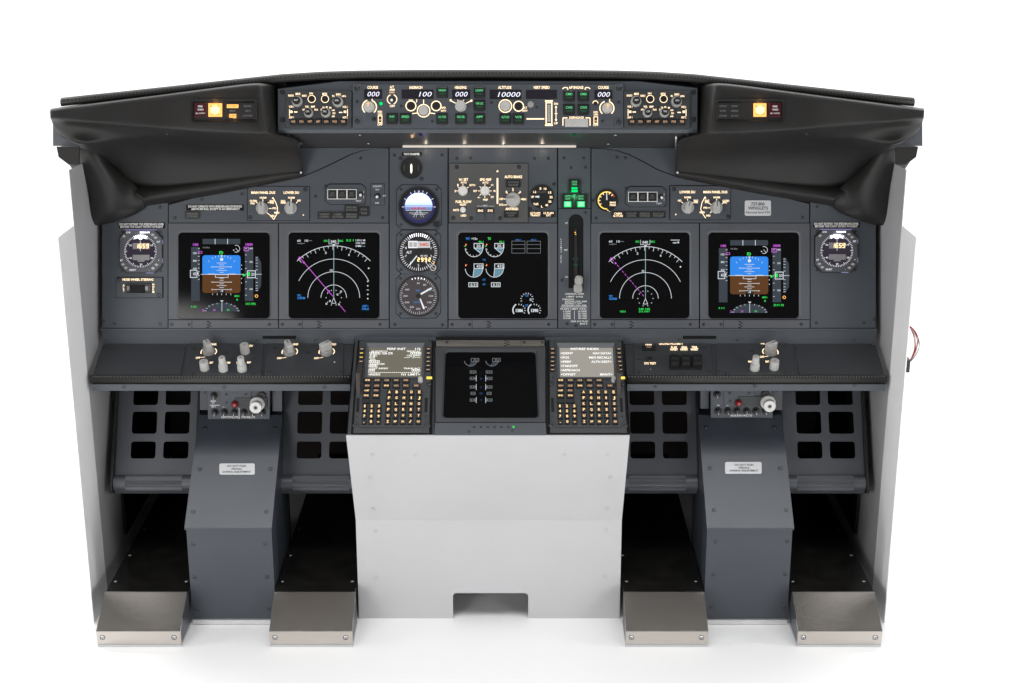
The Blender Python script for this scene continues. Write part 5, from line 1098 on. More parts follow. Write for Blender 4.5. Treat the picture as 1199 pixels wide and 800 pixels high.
for x, y, s_, w in ((768, 62, 'GND', 6.5), (648, 165, 'OFF', 5.5), (960, 62, 'AFT', 5), (1053, 62, 'FLD', 5), (922, 165, 'OFF', 5.5)): b.tx(s_, *f(x, y), 2.2, z, w, bold=.022)
b.ln([f(668, 164), f(700, 158)], .8, z); b.ln([f(942, 164), f(972, 158)], .8, z); b.m('led').disc(*f(1056, 194), .9, z, 10); t.put('backlit_legend', b)
bigknob(t, *f(722, 126), 115); bigknob(t, *f(996, 126), 35)
t.screw([f(857, 124), f(610, 94), f(582, 266), f(1057, 285), f(620, 284), f(1105, 270)], 1.8, 'screw_dk', 3.5)
t = traypanel('ground_proximity_panel', 'tray panel with three black guarded switches and GROUND PROXIMITY lettering', [(742.5, 402.5), (833, 402.5), (834, 440), (743.5, 440)])
b = t.mb().m('warm'); z = 3.8
for x, y, s_, w in ((157, 68, 'GPWS', 8), (322, 58, 'GROUND PROXIMITY', 29), (345, 84, 'FLAP', 7), (345, 100, 'INHIBIT', 9), (420, 84, 'GEAR', 7), (420, 100, 'INHIBIT', 9), (496, 84, 'TERR', 7), (496, 100, 'INHIBIT', 9), (168, 203, 'SYS TEST', 14)): b.tx(s_, *g(x, y), 2.5, z, w, bold=.022)
b.m('printw').disc(*g(172, 247), .6, z, 8); t.put('backlit_legend', b)
b = t.mb().m('black').box(*g(105, 78), *g(210, 110), 3.5, 7, .5); b.m('warm_lo').quad(*g(140, 90), *g(176, 93), 7.2); t.put('caption_light', b)
b = t.mb().m('black').cyl(*g(164, 182), 3.6, 3.5, 10, n=20); t.put('push_button', b)
for i, x in enumerate((348, 430, 512)):
    b = t.mb().m('black_matt').box(*g(x - 38, 150), *g(x + 38, 250), 3.5, 7, .8); b.m('black').box(*g(x - 30, 190), *g(x + 32, 236), 7, 17, 1.4); b.box(*g(x - 30, 150), *g(x + 32, 186), 7, 10, .8); b.m('printd').ln([g(x - 24, 202), g(x + 24, 202)], .4, 17.3); t.put('guarded_switch', b)
t.screw([g(537, 54), g(78, 86), g(84, 176), g(570, 90), g(405, 282), g(600, 265), g(92, 272)], 1.7, 'screw_dk', 3.5)
t = traypanel('lighting_panel', 'tray panel with three ribbed grey knobs at the right, above the right pedal column', [(839, 402.5), (924.5, 402.5), (931, 440), (839.5, 440)], 'lighting control panels on the tray')
b = t.mb().m('warm'); legarc(b, *g(1056, 118)); z = 3.8
for x, y, s_, w in ((1000, 55, 'PANEL', 5), (1086, 60, 'FL', 4), (995, 155, 'OFF', 5.5), (910, 190, 'MAP', 5.5), (1034, 190, 'BRT', 4.6)): b.tx(s_, *g(x, y), 2.2, z, w, bold=.022)
b.ln([g(1014, 154), g(1040, 150)], .8, z); t.put('backlit_legend', b)
bigknob(t, *g(1058, 126), 30); smallknob(t, *g(940, 246), 1); smallknob(t, *g(1082, 240))
t.screw([g(922, 116), g(680, 266), g(733, 280), g(1160, 270), g(1165, 75)], 1.8, 'screw_dk', 3.5)
for x0, x1 in (((122, 403.5), (217, 403.5)), ((930, 402.8), (1016, 402.8))):
    u0, u1 = x0[0], x1[0]
    b = tray.mb().m('panel_dk'); pl = [(u0 + 2 if u0 < 500 else u0, 403.6), (u1 + 2 if u0 < 500 else u1, 403.6), (u1 - 5 if u0 < 500 else u1 + 9, 440), (u0 - 10 if u0 < 500 else u0 + 6.5, 440)]
    q = [SHELF.hit(*c) + SHELF.ez * .0028 for c in pl]; b.W(q + [c - SHELF.ez * .0025 for c in q], [(0, 1, 2, 3), (0, 4, 5, 1), (1, 5, 6, 2), (2, 6, 7, 3), (3, 7, 4, 0)]); fixn(tray.put('blank_plate', b))
tray.screw([(132, 410), (216, 410), (932, 409)], 1.4, 'screw_dk', 2.8, SHELF)

# ------------------------------------------------------------------ keypad display units (CDU)
def cdu(side):
    L = side == 'left'; du = 0 if L else 222
    if L: fx = lambda x, y: (410 + x / 6.664, 395 + y / 6.664)
    else:
        def fx(x, y):                                   # right unit measured on its own outline
            u = 410 + x / 6.664; v = 395 + y / 6.664; s = (v - 400) / 110
            l0, r0 = 419.3 - 8 * s, 508.5 - 2.5 * s; l1, r1 = 641.3 + .2 * s, 730 + 7.5 * s
            return (l1 + (u - l0) / (r0 - l0) * (r1 - l1), v)
    lab = 'left keypad unit, its screen page full of boxes to fill in' if L else 'right keypad unit, its screen page a menu list'
    
    t = Thing('control_display_unit', lab, 'keypad unit', CDUP, *fx(330, 765), group='keypad units on the pedestal')
    b = t.mb().m('groove').poly([fx(62, 24), fx(655, 24), fx(640, 768), fx(8, 768)], -6, 0); b.m('panel_dk').poly([fx(80, 30), fx(642, 30), fx(622, 755), fx(28, 755)], 0, 5, 1); t.put('body', b)
    b = t.mb().m('bezel'); b.frame([fx(132, 62), fx(586, 62), fx(578, 338), fx(118, 338)], [fx(152, 96), fx(568, 96), fx(560, 322), fx(140, 322)], 4, 8, 5.6); t.put('screen_bezel', b)
    b = t.mb().m('cdu_l' if L else 'cdu_r').poly([fx(150, 95), fx(570, 95), fx(562, 324), fx(138, 324)], 4, 5.6); scr = t.put('screen', b)
    b = t.mb().m('cduw'); z = 5.9
    def row(s_, x, y, w, al='L', h=2.5): b.tx(s_, *fx(x, y), h, z, w / 6.664 * 1.0, al=al, bold=.012)
    def boxes(x, y, n):
        for i in range(n):
            u, v = fx(x + i * 17, y); b.rect(u - .85, v - 1.15, u + .85, v + 1.15, .55, z)
    if L:
        row('PERF INIT', 365, 104, 150, 'C'); row('1/2', 533, 104, 44, 'C')
        row('GR WT/CRZ CG', 170, 123, 130, h=1.8); row('TRIP/CRZ ALT', 552, 123, 112, 'R', 1.8); boxes(164, 138, 5); row('/26.2%', 250, 138, 92); boxes(482, 138, 5)
        row('FUEL', 160, 156, 60, h=1.8); row('0.0', 155, 170, 44); row('CRZ WIND', 552, 156, 110, 'R', 1.8); row('---\u00b0/---', 552, 169, 130, 'R')
        row('ZFW', 158, 188, 48, h=1.8); boxes(160, 203, 5); row('RESERVES', 158, 222, 120, h=1.8); boxes(158, 237, 4)
        row('COST INDEX', 156, 256, 150, h=1.8); row('TRANS ALT', 549, 256, 132, 'R', 1.8); boxes(156, 271, 3); boxes(492, 271, 4)
        for i in range(26): u, v = fx(152 + i * 15.4, 288); b.quad(u - .8, v - .25, u + .8, v + .3, z)
        row('<INDEX', 146, 303, 98); row('N1 LIMIT>', 550, 303, 150, 'R')
    else:
        row('INIT/REF INDEX', 350, 104, 230, 'C')
        for i, (l, r) in enumerate((('<IDENT', 'NAV DATA>'), ('<POS', 'MSG RECALL>'), ('<PERF', 'ALTN DEST>'), ('<TAKEOFF', ''), ('<APPROACH', ''), ('<OFFSET', 'MAINT>'))):
            y = 138 + i * 33; row(l, 157 - i * 2, y, 17 * len(l)); 
            if r: row(r, 554 - i * 1.2, y, 16.5 * len(r), 'R')
    t.put('page_text', b, scr)
    for i in range(6):
        for x in (97 - i * 2.4, 616 - i * .8):
            y = 110 + i * 32.3; b = t.mb().m('black').poly([fx(x - 19, y - 10), fx(x + 19, y - 10), fx(x + 18, y + 10), fx(x - 20, y + 10)], 5, 8.5, .7); b.m('yellow' if (i in (1, 2, 5)) and x < 300 and L else 'warm_lo').poly([fx(x - 12, y - 2.5), fx(x + 12, y - 2.5), fx(x + 12, y + 2.5), fx(x - 12, y + 2.5)], 8.4, 8.8); t.put('line_key', b)
    def kk(x, y, w, h, s_, mat, ls=None, nm='key'):
        b = t.mb().m('black').poly([fx(x - w, y - h), fx(x + w, y - h), fx(x + w - 1, y + h), fx(x - w - 1, y + h)], 5, 9, .8); o = t.put(nm, b)
        if s_: b = t.mb().m(mat).tx(s_, *fx(x, y), 2.9 if len(s_) < 2 else 1.9, 9.3, (ls or 2.4) , bold=.03); t.put('lettering', b, o)
    W_ = 'keylit'; A_ = 'warm_lo'
    for x, s_, m_ in ((142, 'INIT REF', W_), (217, 'RTE', A_), (290, 'CLB', A_), (365, 'CRZ', A_), (440, 'DES', A_)): kk(x, 355, 29, 15, s_, m_, 5.4, 'function_key')
    for x, s_, m_ in ((140, 'MENU', A_), (213, 'LEGS', A_), (288, 'DEP ARR', W_), (365, 'HOLD', A_), (440, 'PROG', A_), (522, 'EXEC', A_)): kk(x, 397, 29, 15, s_, m_, 5.6, 'function_key')
    for x, y, s_, m_ in ((135, 435, 'N1 LIMIT', W_), (210, 435, 'FIX', A_), (131, 474, 'PREV PAGE', W_), (207, 474, 'NEXT PAGE', W_)): kk(x, y, 29, 15, s_, m_, 5.4, 'function_key')
    for x in (130, 205): kk(x, 514, 31, 15, '', A_, nm='function_key')
    for r_, y in enumerate((556, 595, 635, 677)):
        for c_, x in enumerate((120, 174, 231)):
            s_ = ('123', '456', '789', '.0-')[r_][c_]; kk(x - r_ * 2, y, 19, 16, s_, W_, 1.2 if s_ in '.' else (1.5 if s_ == '1' else 2.5), 'number_key')
    let = 'ABCDEFGHIJKLMNOPQRSTUVWXYZ'
    for r_, y in enumerate((447, 492, 538, 583, 630, 677)):
        for c_, x in enumerate((312, 369, 427, 484, 545)):
            i = r_ * 5 + c_; s_ = let[i] if i < 26 else ('SP', 'DEL', '/', 'CLR')[i - 26]; kk(x - r_ * 2.8 + c_ * r_ * .3, y, 22, 18, s_, W_, 1.3 if s_ == 'I' else (3.6 if len(s_) > 1 else 2.7), 'letter_key')
    u, v = fx(553, 356); b = t.mb().m('knob').cyl(u, v, 3, 5, 17, 2.8, n=22); t.put('brightness_knob', b)
    b = t.mb().m('yellow').poly([fx(600, 322), fx(643, 322), fx(643, 338), fx(600, 338)], 5, 7.5, .6); t.put('exec_light', b)
    for xa in (66, 598):
        b = t.mb().m('black_matt').poly([fx(xa - 10, 485), fx(xa + 12, 485), fx(xa + 8, 595), fx(xa - 14, 595)], 5, 5.5); t.put('side_slot', b)
    b = t.mb().m('groove')
    for p_ in ([(60, 395), (45, 400), (30, 650), (72, 690), (72, 715), (580, 718), (582, 690), (622, 655), (636, 400), (610, 395)],): b.ln([fx(*q) for q in p_], .5, 5.3)
    t.put('panel_groove', b)
    t.screw([fx(98, 46), fx(626, 46), fx(76, 328), fx(54, 632), fx(598, 632)], 1.5, 'screw_dk', 5); t.screw([fx(38, 700), fx(616, 702), fx(70, 372), fx(620, 376)], 2.4, 'screw_dk', 5)
cdu('left'); cdu('right')
# lower display unit
f = lambda x, y: (340 + x / 3.997, 380 + y / 3.995)
t = Thing('lower_display_unit', 'dim black lower screen in a grey frame between the two keypad units', 'display screen', CDUP, 575, 510)
outer = rrpts(510.5, 408.3, 639, 496, .5); inner = [(a + (-3 if False else 0), c) for a, c in rrpts(521, 412.8, 629, 489.5, 4)]
inner = [(574.8 + (a - 574.8) * (1 + (c - 450) * .0007), c) for a, c in inner]
mid = [(574.8 + (a - 574.8) * 1.035, 451 + (c - 451) * 1.05) for a, c in inner]
b = t.mb().m('groove').box(509, 397.5, 640.5, 511.5, -8, -4.2); t.put('tray_pan', b)
b = t.mb().m('panel_dk'); b.frame(outer, mid, -4, 5); b.frame(mid, inner, -4, 5, 1); b.m('panel').poly([(509.8, 496.8), (639.6, 496.8), (640.2, 511.2), (509, 511.2)], -4, 5, .6); t.put('bezel', b)
b = t.mb().m('groove').box(511, 397.8, 638.5, 400, -4, 10) ; b.m('steel_dk').box(511, 399.8, 638.2, 407.6, -4, 6, .6); o = t.put('hinge_strip', b)
b = t.mb().m('groove'); [b.quad(*f(1003 + 13 * (i % 2), 82 + i * 6), *f(1014 + 13 * (i % 2), 86 + i * 6), 6.3) for i in range(5)]; b.ln([f(1080, 78), f(1080, 108)], .4, 6.3); t.put('hinge_knuckle', b, o)
b = t.mb().m('glass').poly([(518, 410.5), (631, 410.5), (633, 491.5), (516, 491.5)], -4, .6); scr = t.put('screen', b)
b = t.mb().m('wdim'); z = 1
for x in (846, 946):
    c = f(x, 172); k = 1 / 4
    b.m('wdim').arc(*c, 30 * k, .55, z, -180, 5, 24); b.m('tape').flat([f(x + 28, 176), f(x + 24, 188), f(x + 14, 196), f(x, 200), f(x - 12, 198), f(x + 4, 176)], z); b.m('wdim').rect(*f(x + 2, 160), *f(x + 38, 175), .5, z); b.tx('20.1', *f(x + 22, 167), 2, z, 5)
for y, w in ((224, 14), (254, 14), (294, 14), (324, 10), (355, 14)):
    for x in (857, 932): b.rect(*f(x - w, y - 6), *f(x + w, y + 6), .4, z); b.tx('0.31', *f(x, y), 1.8, z, w / 2.6)
b.m('w')
for y in (254, 294, 355):
    for s_, x in ((-1, 872), (1, 916)): b.ln([f(x, y - 14), f(x, y + 14), ], .45, z); b.ln([f(x, y), f(x + s_ * 8, y)], .45, z)
b.m('bluedim')
for y, s_ in ((200, '.'), (228, '-'), (256, 'FF'), (296, 'P'), (324, 'OIL'), (356, 'T')): b.tx(s_, *f(895, y), 1.9, z)
t.put('engine_symbology', b, scr)
for i in range(6): b = t.mb().m('black_matt').box(*f(857 + i * 32, 484), *f(867 + i * 32, 490), 5, 5.5); t.put('button_slot', b)
b = t.mb().m('grn').box(*f(1042, 482), *f(1051, 491), 5, 6); t.put('status_lamp', b)
t.screw([f(735, 92), f(1096, 92), f(1180, 92)], 1.5, 'screw_dk', 6); t.screw([f(838, 508), f(1040, 504)], 1.4, 'screw_dk', 5)

# ------------------------------------------------------------------ white pedestal
t = Thing('pedestal', 'large white centre pedestal front with a rectangular cable notch at its foot', 'pedestal', WORLD, at_=(0, 3.02, 0))
wt, wb = .2945, .2868
def hexa(b, p):
    b.W(p, [(0, 1, 2, 3), (7, 6, 5, 4), (0, 4, 5, 1), (1, 5, 6, 2), (2, 6, 7, 3), (3, 7, 4, 0)])
b = t.mb().m('white'); hexa(b, [(-wb, 3.02, .236), (wb, 3.02, .236), (wt, 2.962, .4535), (-wt, 2.962, .4535), (-wb, 3.0215, .236), (wb, 3.0215, .236), (wt, 2.9645, .4545), (-wt, 2.9645, .4545)]); fixn(t.put('upper_cover', b))
b = t.mb().m('white'); nu = PEDL.hit(530.7, 694.5); nv = PEDL.hit(619, 725); nx0, nx1, nz = nu.x, nv.x, nu.z; r_ = .009
prof = [(-wb, 0), (nx0, 0), (nx0, nz - r_)] + [(nx0 + r_ - r_ * math.cos(a), nz - r_ + r_ * math.sin(a)) for a in [pi / 2 * i / 5 for i in range(1, 6)]] + [(nx1 - r_ + r_ * math.sin(a), nz - r_ + r_ * math.cos(a)) for a in [pi / 2 * i / 5 for i in range(0, 6)]] + [(nx1, 0), (wb, 0), (wb, .2359), (-wb, .2359)]
n = len(prof); vs = [(x, 3.02, z) for x, z in prof] + [(x, 3.024, z) for x, z in prof]
b.W(vs, [tuple(range(n)), tuple(range(2 * n - 1, n - 1, -1))] + [(i, n + i, n + (i + 1) % n, (i + 1) % n) for i in range(n)]); fixn(t.put('lower_cover', b))
for s_ in (-1, 1):
    b = t.mb().m('white'); x0, x1 = s_ * (wb - .004), s_ * wb
    pr = [(3.0245, 0), (3.0245, .236), (2.968, .45), (3.16, .45), (3.16, 0)]; vs = [(x0, y, z) for y, z in pr] + [(x1, y, z) for y, z in pr]
    b.W(vs, [(0, 1, 2, 3, 4), (9, 8, 7, 6, 5)] + [(i, 5 + i, 5 + (i + 1) % 5, (i + 1) % 5) for i in range(5)]); fixn(t.put('side_cover', b))
b = t.mb().m('panel'); hexa(b, [(-.294, 2.972, .4545), (.294, 2.972, .4545), (.294, 3.20, .606), (-.294, 3.20, .606), (-.294, 2.986, .436), (.294, 2.986, .436), (.294, 3.214, .589), (-.294, 3.214, .589)]); o = t.put('top_deck', b)
o.location = (0, .004, -.008); fixn(o)
b = t.mb().m('black_matt')
for s_ in (-1, 1): x0 = s_ * .2950; b.W([(x0, 2.97, .44), (x0, 2.97, .4545), (x0, 3.19, .60), (x0, 3.19, .45)], [(0, 1, 2, 3)])
t.put('deck_edge', b)
b = t.mb().m('liner'); hexa(b, [(nx0 - .03, 3.13, 0.001), (nx1 + .03, 3.13, 0.001), (nx1 + .03, 3.13, .12), (nx0 - .03, 3.13, .12), (nx0 - .03, 3.135, 0.001), (nx1 + .03, 3.135, 0.001), (nx1 + .03, 3.135, .12), (nx0 - .03, 3.135, .12)]); fixn(t.put('notch_back', b))
g2 = lambda x, y: (340 + x / 4, 380 + y / 4); g3 = lambda x, y: (600 + x / 4, 380 + y / 4)
t.screw([g2(385, 608), g2(588, 608), g2(375, 716), g3(246, 608), g3(449, 608), g3(460, 714), (437.5, 595.8), (711.5, 595.5)], 1.7, 'placard', 2.6, PEDU)
t.screw([(439.8, 621.7), (441, 676), (710, 621), (709, 675)], 1.7, 'placard', 0, PEDL)

# ------------------------------------------------------------------ pedal columns
for sgn, side, du in ((-1, 'left', 0), (1, 'right', 1)):
    xa, xb = (-.65, -.4635) if sgn < 0 else (.4665, .653); xc = (xa + xb) / 2
    t = Thing('pedal_column', 'dark blue-grey boxed column between the two %s pedals, white crank knob on top' % side, 'pedal column', WORLD, at_=(xc, 3.05, 0), group='pedal adjustment columns')
    b = t.mb().m('column'); hexa(b, [(xa + .002, 2.996, .012), (xb - .002, 2.996, .012), (xb - .002, 2.996, .2245), (xa + .002, 2.996, .2245), (xa + .002, 3.26, .012), (xb - .002, 3.26, .012), (xb - .002, 3.26, .2245), (xa + .002, 3.26, .2245)]); fixn(t.put('lower_cover', b))
    b = t.mb().m('column'); pr = [(2.9885, .2275), (2.9885, .2325), (3.205, .4085), (3.26, .4085), (3.26, .2275)]
    extr(b, pr, xa, xb); fixn(t.put('upper_cover', b))
    b = t.mb().m('alu'); hexa(b, [(xa + .003, 2.99, .0015), (xb - .003, 2.99, .0015), (xb - .003, 2.99, .0115), (xa + .003, 2.99, .0115), (xa + .003, 3.2, .0015), (xb - .003, 3.2, .0015), (xb - .003, 3.2, .0115), (xa + .003, 3.2, .0115)]); fixn(t.put('base_plate', b))
    if du == 0:
        t.screw([(241, 501.5), (322.5, 501.5), (234.5, 549.5), (317, 549.5), (227, 599.5), (312, 599.5)], 2.0, 'screw_dk', .2, COLU)
        t.screw([(226.5, 637.5), (311, 637), (228.5, 676), (313.5, 675.5), (231, 713), (315, 713)], 1.9, 'screw_dk', 0, COLL)
    else:
        t.screw([(827, 500.5), (907.5, 500.5), (831.5, 548.5), (914, 548.5), (836.5, 597.5), (921, 597.5)], 2.0, 'screw_dk', .2, COLU)
        t.screw([(838.5, 634.5), (922, 634), (836, 673), (920, 672.5), (834, 711), (918, 711)], 1.9, 'screw_dk', 0, COLL)
    pc = [(256.5, 556), (258, 543), (298.7, 543), (298, 556)] if du == 0 else [(851.5, 555), (850, 541.3), (892, 541.3), (893, 555)]
    cu = sum(q[0] for q in pc) / 4; cv = sum(q[1] for q in pc) / 4
    t2 = Thing('pedal_placard', 'light placard reading DO NOT PUSH PEDALS on the %s pedal column' % side, 'placard', COLU, cu, cv + 6.5, group='pedal placards')
    b = t2.mb().m('placard'); u0, u1, v0, v1 = pc[1][0] - .6, pc[2][0] + .3, pc[1][1], pc[0][1]; b.rr(u0, v0, u1, v1, 2, 0.2, 1.4, .3); o = t2.put('plate', b)
    b = t2.mb().m('printk')
    for s_, dy, w in (('DO NOT PUSH', -3.4, 22), ('PEDALS', 0, 12), ('DURING ADJUSTMENT', 3.4, 33)): b.tx(s_, cu, cv + dy, 2.1, 1.7, w, bold=.02)
    t2.put('lettering', b, o)
    t3 = Thing('pedal_adjust_panel', 'small switch panel with red lamp and white crank knob above the %s column' % side, 'control panel', ADJ, 280 if du == 0 else 868, 490, group='pedal adjust panels')
    if du == 0: f = lambda x, y: (225 + x / 6.31, 395 + y / 6.31); M = lambda x: x
    else: f = lambda x, y: (735 + x / 6.31, 395 + (y - 10) / 6.31); M = lambda x: x + 498
    b = t3.mb().m('panel').box(*f(M(118), 355), *f(M(577), 606), -6, 0, .8); b.box(*f(M(215), 390), *f(M(440), 512), 0, 2, .5); b.m('panel_dk').box(*f(M(320), 444), *f(M(560), 515), 0, 3.2, .6); t3.put('faceplate', b)
    b = t3.mb().m('column').box(*f(M(48), 370), *f(M(112), 560), -30, -18, .8); t3.put('side_bracket', b); b = t3.mb().m('column').box(*f(M(585), 370), *f(M(660), 570), -30, -18, .8); t3.put('side_bracket', b)
    b = t3.mb().m('black').cyl(*f(M(322), 492), 4.6, 3, 5, n=22); b.m('red').cyl(*f(M(322), 490), 3.8, 5, 13, 3.2, n=22, bev=2.4); t3.put('red_lamp', b)
    kx = M(487) if du == 0 else 1037; ky = 487
    b = t3.mb().m('knob_white').cyl(*f(kx, ky), 8.8, 4, 9, 8.6, n=40, bev=1); b.cyl(*f(kx, ky), 4.6, 9, 20, 5.4, n=30); b.cyl(*f(kx, ky), 7.0, 20, 30, 7.2, n=40, bev=1.2); b.m('knob_dk').cyl(*f(kx, ky), 2.6, 30, 30.5, n=20); b.m('black').cyl(*f(kx, ky), 1.6, 30, 30.9, n=14); t3.put('crank_knob', b)
    b = t3.mb().m('black').cyl(*f(M(520), 428), 4.4, 0, 5, n=22); t3.put('rotary_knob', b)
    ks = [(165, 430)] + [(x, 553) for x in ((172, 242, 315, 385, 455, 522) if du == 0 else (172, 244, 312, 382, 452, 524))]
    for x, y in ks:
        b = t3.mb().m('black').cyl(*f(M(x), y), 4.3, 0, 3, n=22); b.cyl(*f(M(x), y), 3.2, 3, 11, 2.8, n=20, flute=.1); b.m('printw').ln([f(M(x), y + 4), f(M(x), y + 18)], .5, 11.4); t3.put('rotary_knob', b)
    b = t3.mb().m('printw')
    if du == 0: b.tx("CAPT'S PNL LTS", *f(280, 590), 2.2, .4, 19.5, bold=.018); b.tx('CTR PNL LTS', *f(418, 590), 2.2, .4, 16, bold=.018); b.ln([f(350, 522), f(350, 604)], .7, .5); b.ln([f(134, 502), f(207, 502)], .6, .5); b.tx('MAP', *f(160, 472), 2, .5, 6); b.tx('LT', *f(160, 487), 2, .5, 3); b.tx('BRT', *f(162, 513), 1.6, .5, 5); b.tx('OFF', *f(240, 512), 1.6, .5, 4.5)
    else:
        b.tx('BACK & F/O PNL LTG', *f(843, 588), 2.3, .4, 25, bold=.018)
        for x, s_ in ((672, 'DIM'), (742, 'BRT'), (811, 'LTS')): b.tx(s_, *f(x, 513), 1.8, .4, 3)
    t3.put('lettering', b)
    t3.screw([f(M(258), 420), f(M(400), 420), f(M(260), 480), f(M(100), 408), f(M(610), 404)], 1.3, 'screw_dk', 2)

# ------------------------------------------------------------------ rudder pedals
PEDS = [(137, 231, 'outermost pedal at the left, against the left wall', 0), (331, 425, 'pedal left of the white pedestal', 1), (721.5, 816, 'pedal right of the white pedestal', 2), (917, 1011, 'outermost pedal at the right, against the right wall', 3)]
for u0, u1, lab, i in PEDS:
    sgn = -1 if i < 2 else 1
    q0 = RUD.hit(u0, 520).x; q1 = RUD.hit(u1, 520).x
    t = Thing('rudder_pedal', 'grey perforated ' + lab, 'rudder pedal', RUD, at_=((q0 + q1) / 2, 3.15, .254), group='rudder pedals')
    w = (q1 - q0) / 2; H = .29
    cols = ((155, 184), (193, 222.3)); rows = ((443, 474.4), (482, 508), (517, 537))
    ys = []
    for a, c in rows: ys.append((RUD.hit(180, c), RUD.hit(180, a)))
    I = t.inv; yy = [((I @ a).y, (I @ c).y) for a, c in ys]
    base = RUD.hit(137, 520).x; sc_ = [(RUD.hit(a, 500).x - base, RUD.hit(c, 500).x - base) for a, c in cols]
    xs = [(a - w, c - w) for a, c in sc_]
    if i in (1, 3): xs = [(-(c), -(a)) for a, c in xs][::-1] if False else xs
    b = t.mb().m('bezel')
    X_ = [-w, xs[0][0], xs[0][1], xs[1][0], xs[1][1], w]; Y_ = [.028]
    for a, c in reversed(yy): Y_ += [a, c]
    Y_ += [H]
    # front plate with rounded holes: strips and per-cell hole frames
    def cell(x0, x1, y0, y1, hole):
        if not hole: b.prism([(x0, y0), (x1, y0), (x1, y1), (x0, y1)], -3, 0); return
    for ix in range(5):
        for iy in range(len(Y_) - 1):
            hole = ix in (1, 3) and iy in (1, 3, 5)
            cell(X_[ix], X_[ix + 1], Y_[iy], Y_[iy + 1], hole)
            if hole:
                r_ = .0065
                for cx, cy, sx_, sy_ in ((X_[ix], Y_[iy], 1, 1), (X_[ix + 1], Y_[iy], -1, 1), (X_[ix + 1], Y_[iy + 1], -1, -1), (X_[ix], Y_[iy + 1], 1, -1)):
                    pts = [(cx, cy)] + [(cx + sx_ * (r_ - r_ * math.sin(a)), cy + sy_ * (r_ - r_ * math.cos(a))) for a in [pi / 2 * k_ / 5 for k_ in range(6)]]
                    b.prism(pts, -3, 0)
    t.put('foot_plate', b)
    for s_ in (-1, 1):
        b = t.mb().m('black'); x0 = s_ * w; x1 = s_ * (w + .006)
        pr = [(-.006, -.03), (-.012, .012), (-.004, .02), (.03, .016), (H, .010), (H, -.03)]
        vs = [(x0, y, z_) for y, z_ in pr] + [(x1, y, z_) for y, z_ in pr]; n = len(pr)
        b.add(vs, [tuple(range(n)), tuple(range(2 * n - 1, n - 1, -1))] + [(k_, n + k_, n + (k_ + 1) % n, (k_ + 1) % n) for k_ in range(n)]); fixn(t.put('side_rail', b))
    b = t.mb().m('bezel'); pr = []
    for k_ in range(17):
        a = math.radians(200 - k_ * 13.5); pr.append((.012 + .019 * math.cos(a - .6) * .9, .003 + .015 * math.sin(a)))
    n_r = 12
    P = [(.031, 0)]
    for k_ in range(n_r * 2 + 1):
        a = math.radians(75 - k_ * (150 / (n_r * 2))) ; rad = .0185 - (.0016 if k_ % 2 else 0)
        P.append((.012 + rad * math.sin(a) * .95, .0 + rad * math.cos(a)))
    P += [(-.010, -.012), (.031, -.012)]
    n = len(P)
    for xa, xb, rib in ((-w + .001, -w * .70, 0), (-w * .70, w * .70, 1), (w * .70, w - .001, 0)):
        Q = P if rib else [(y if abs(y) < 1 else y, z_ * .93) for y, z_ in P]
        if not rib:
            Q = [(.031, 0)] + [(.012 + .0172 * math.sin(math.radians(75 - k_ * 6.25)) * .95, .0172 * math.cos(math.radians(75 - k_ * 6.25))) for k_ in range(n_r * 2 + 1)] + [(-.010, -.012), (.031, -.012)]
        vs = [(xa, y, z_) for y, z_ in Q] + [(xb, y, z_) for y, z_ in Q]
        b.add(vs, [tuple(range(n)), tuple(range(2 * n - 1, n - 1, -1))] + [(k_, n + k_, n + (k_ + 1) % n, (k_ + 1) % n) for k_ in range(n)])
    fixn(t.put('ribbed_heel_bar', b))

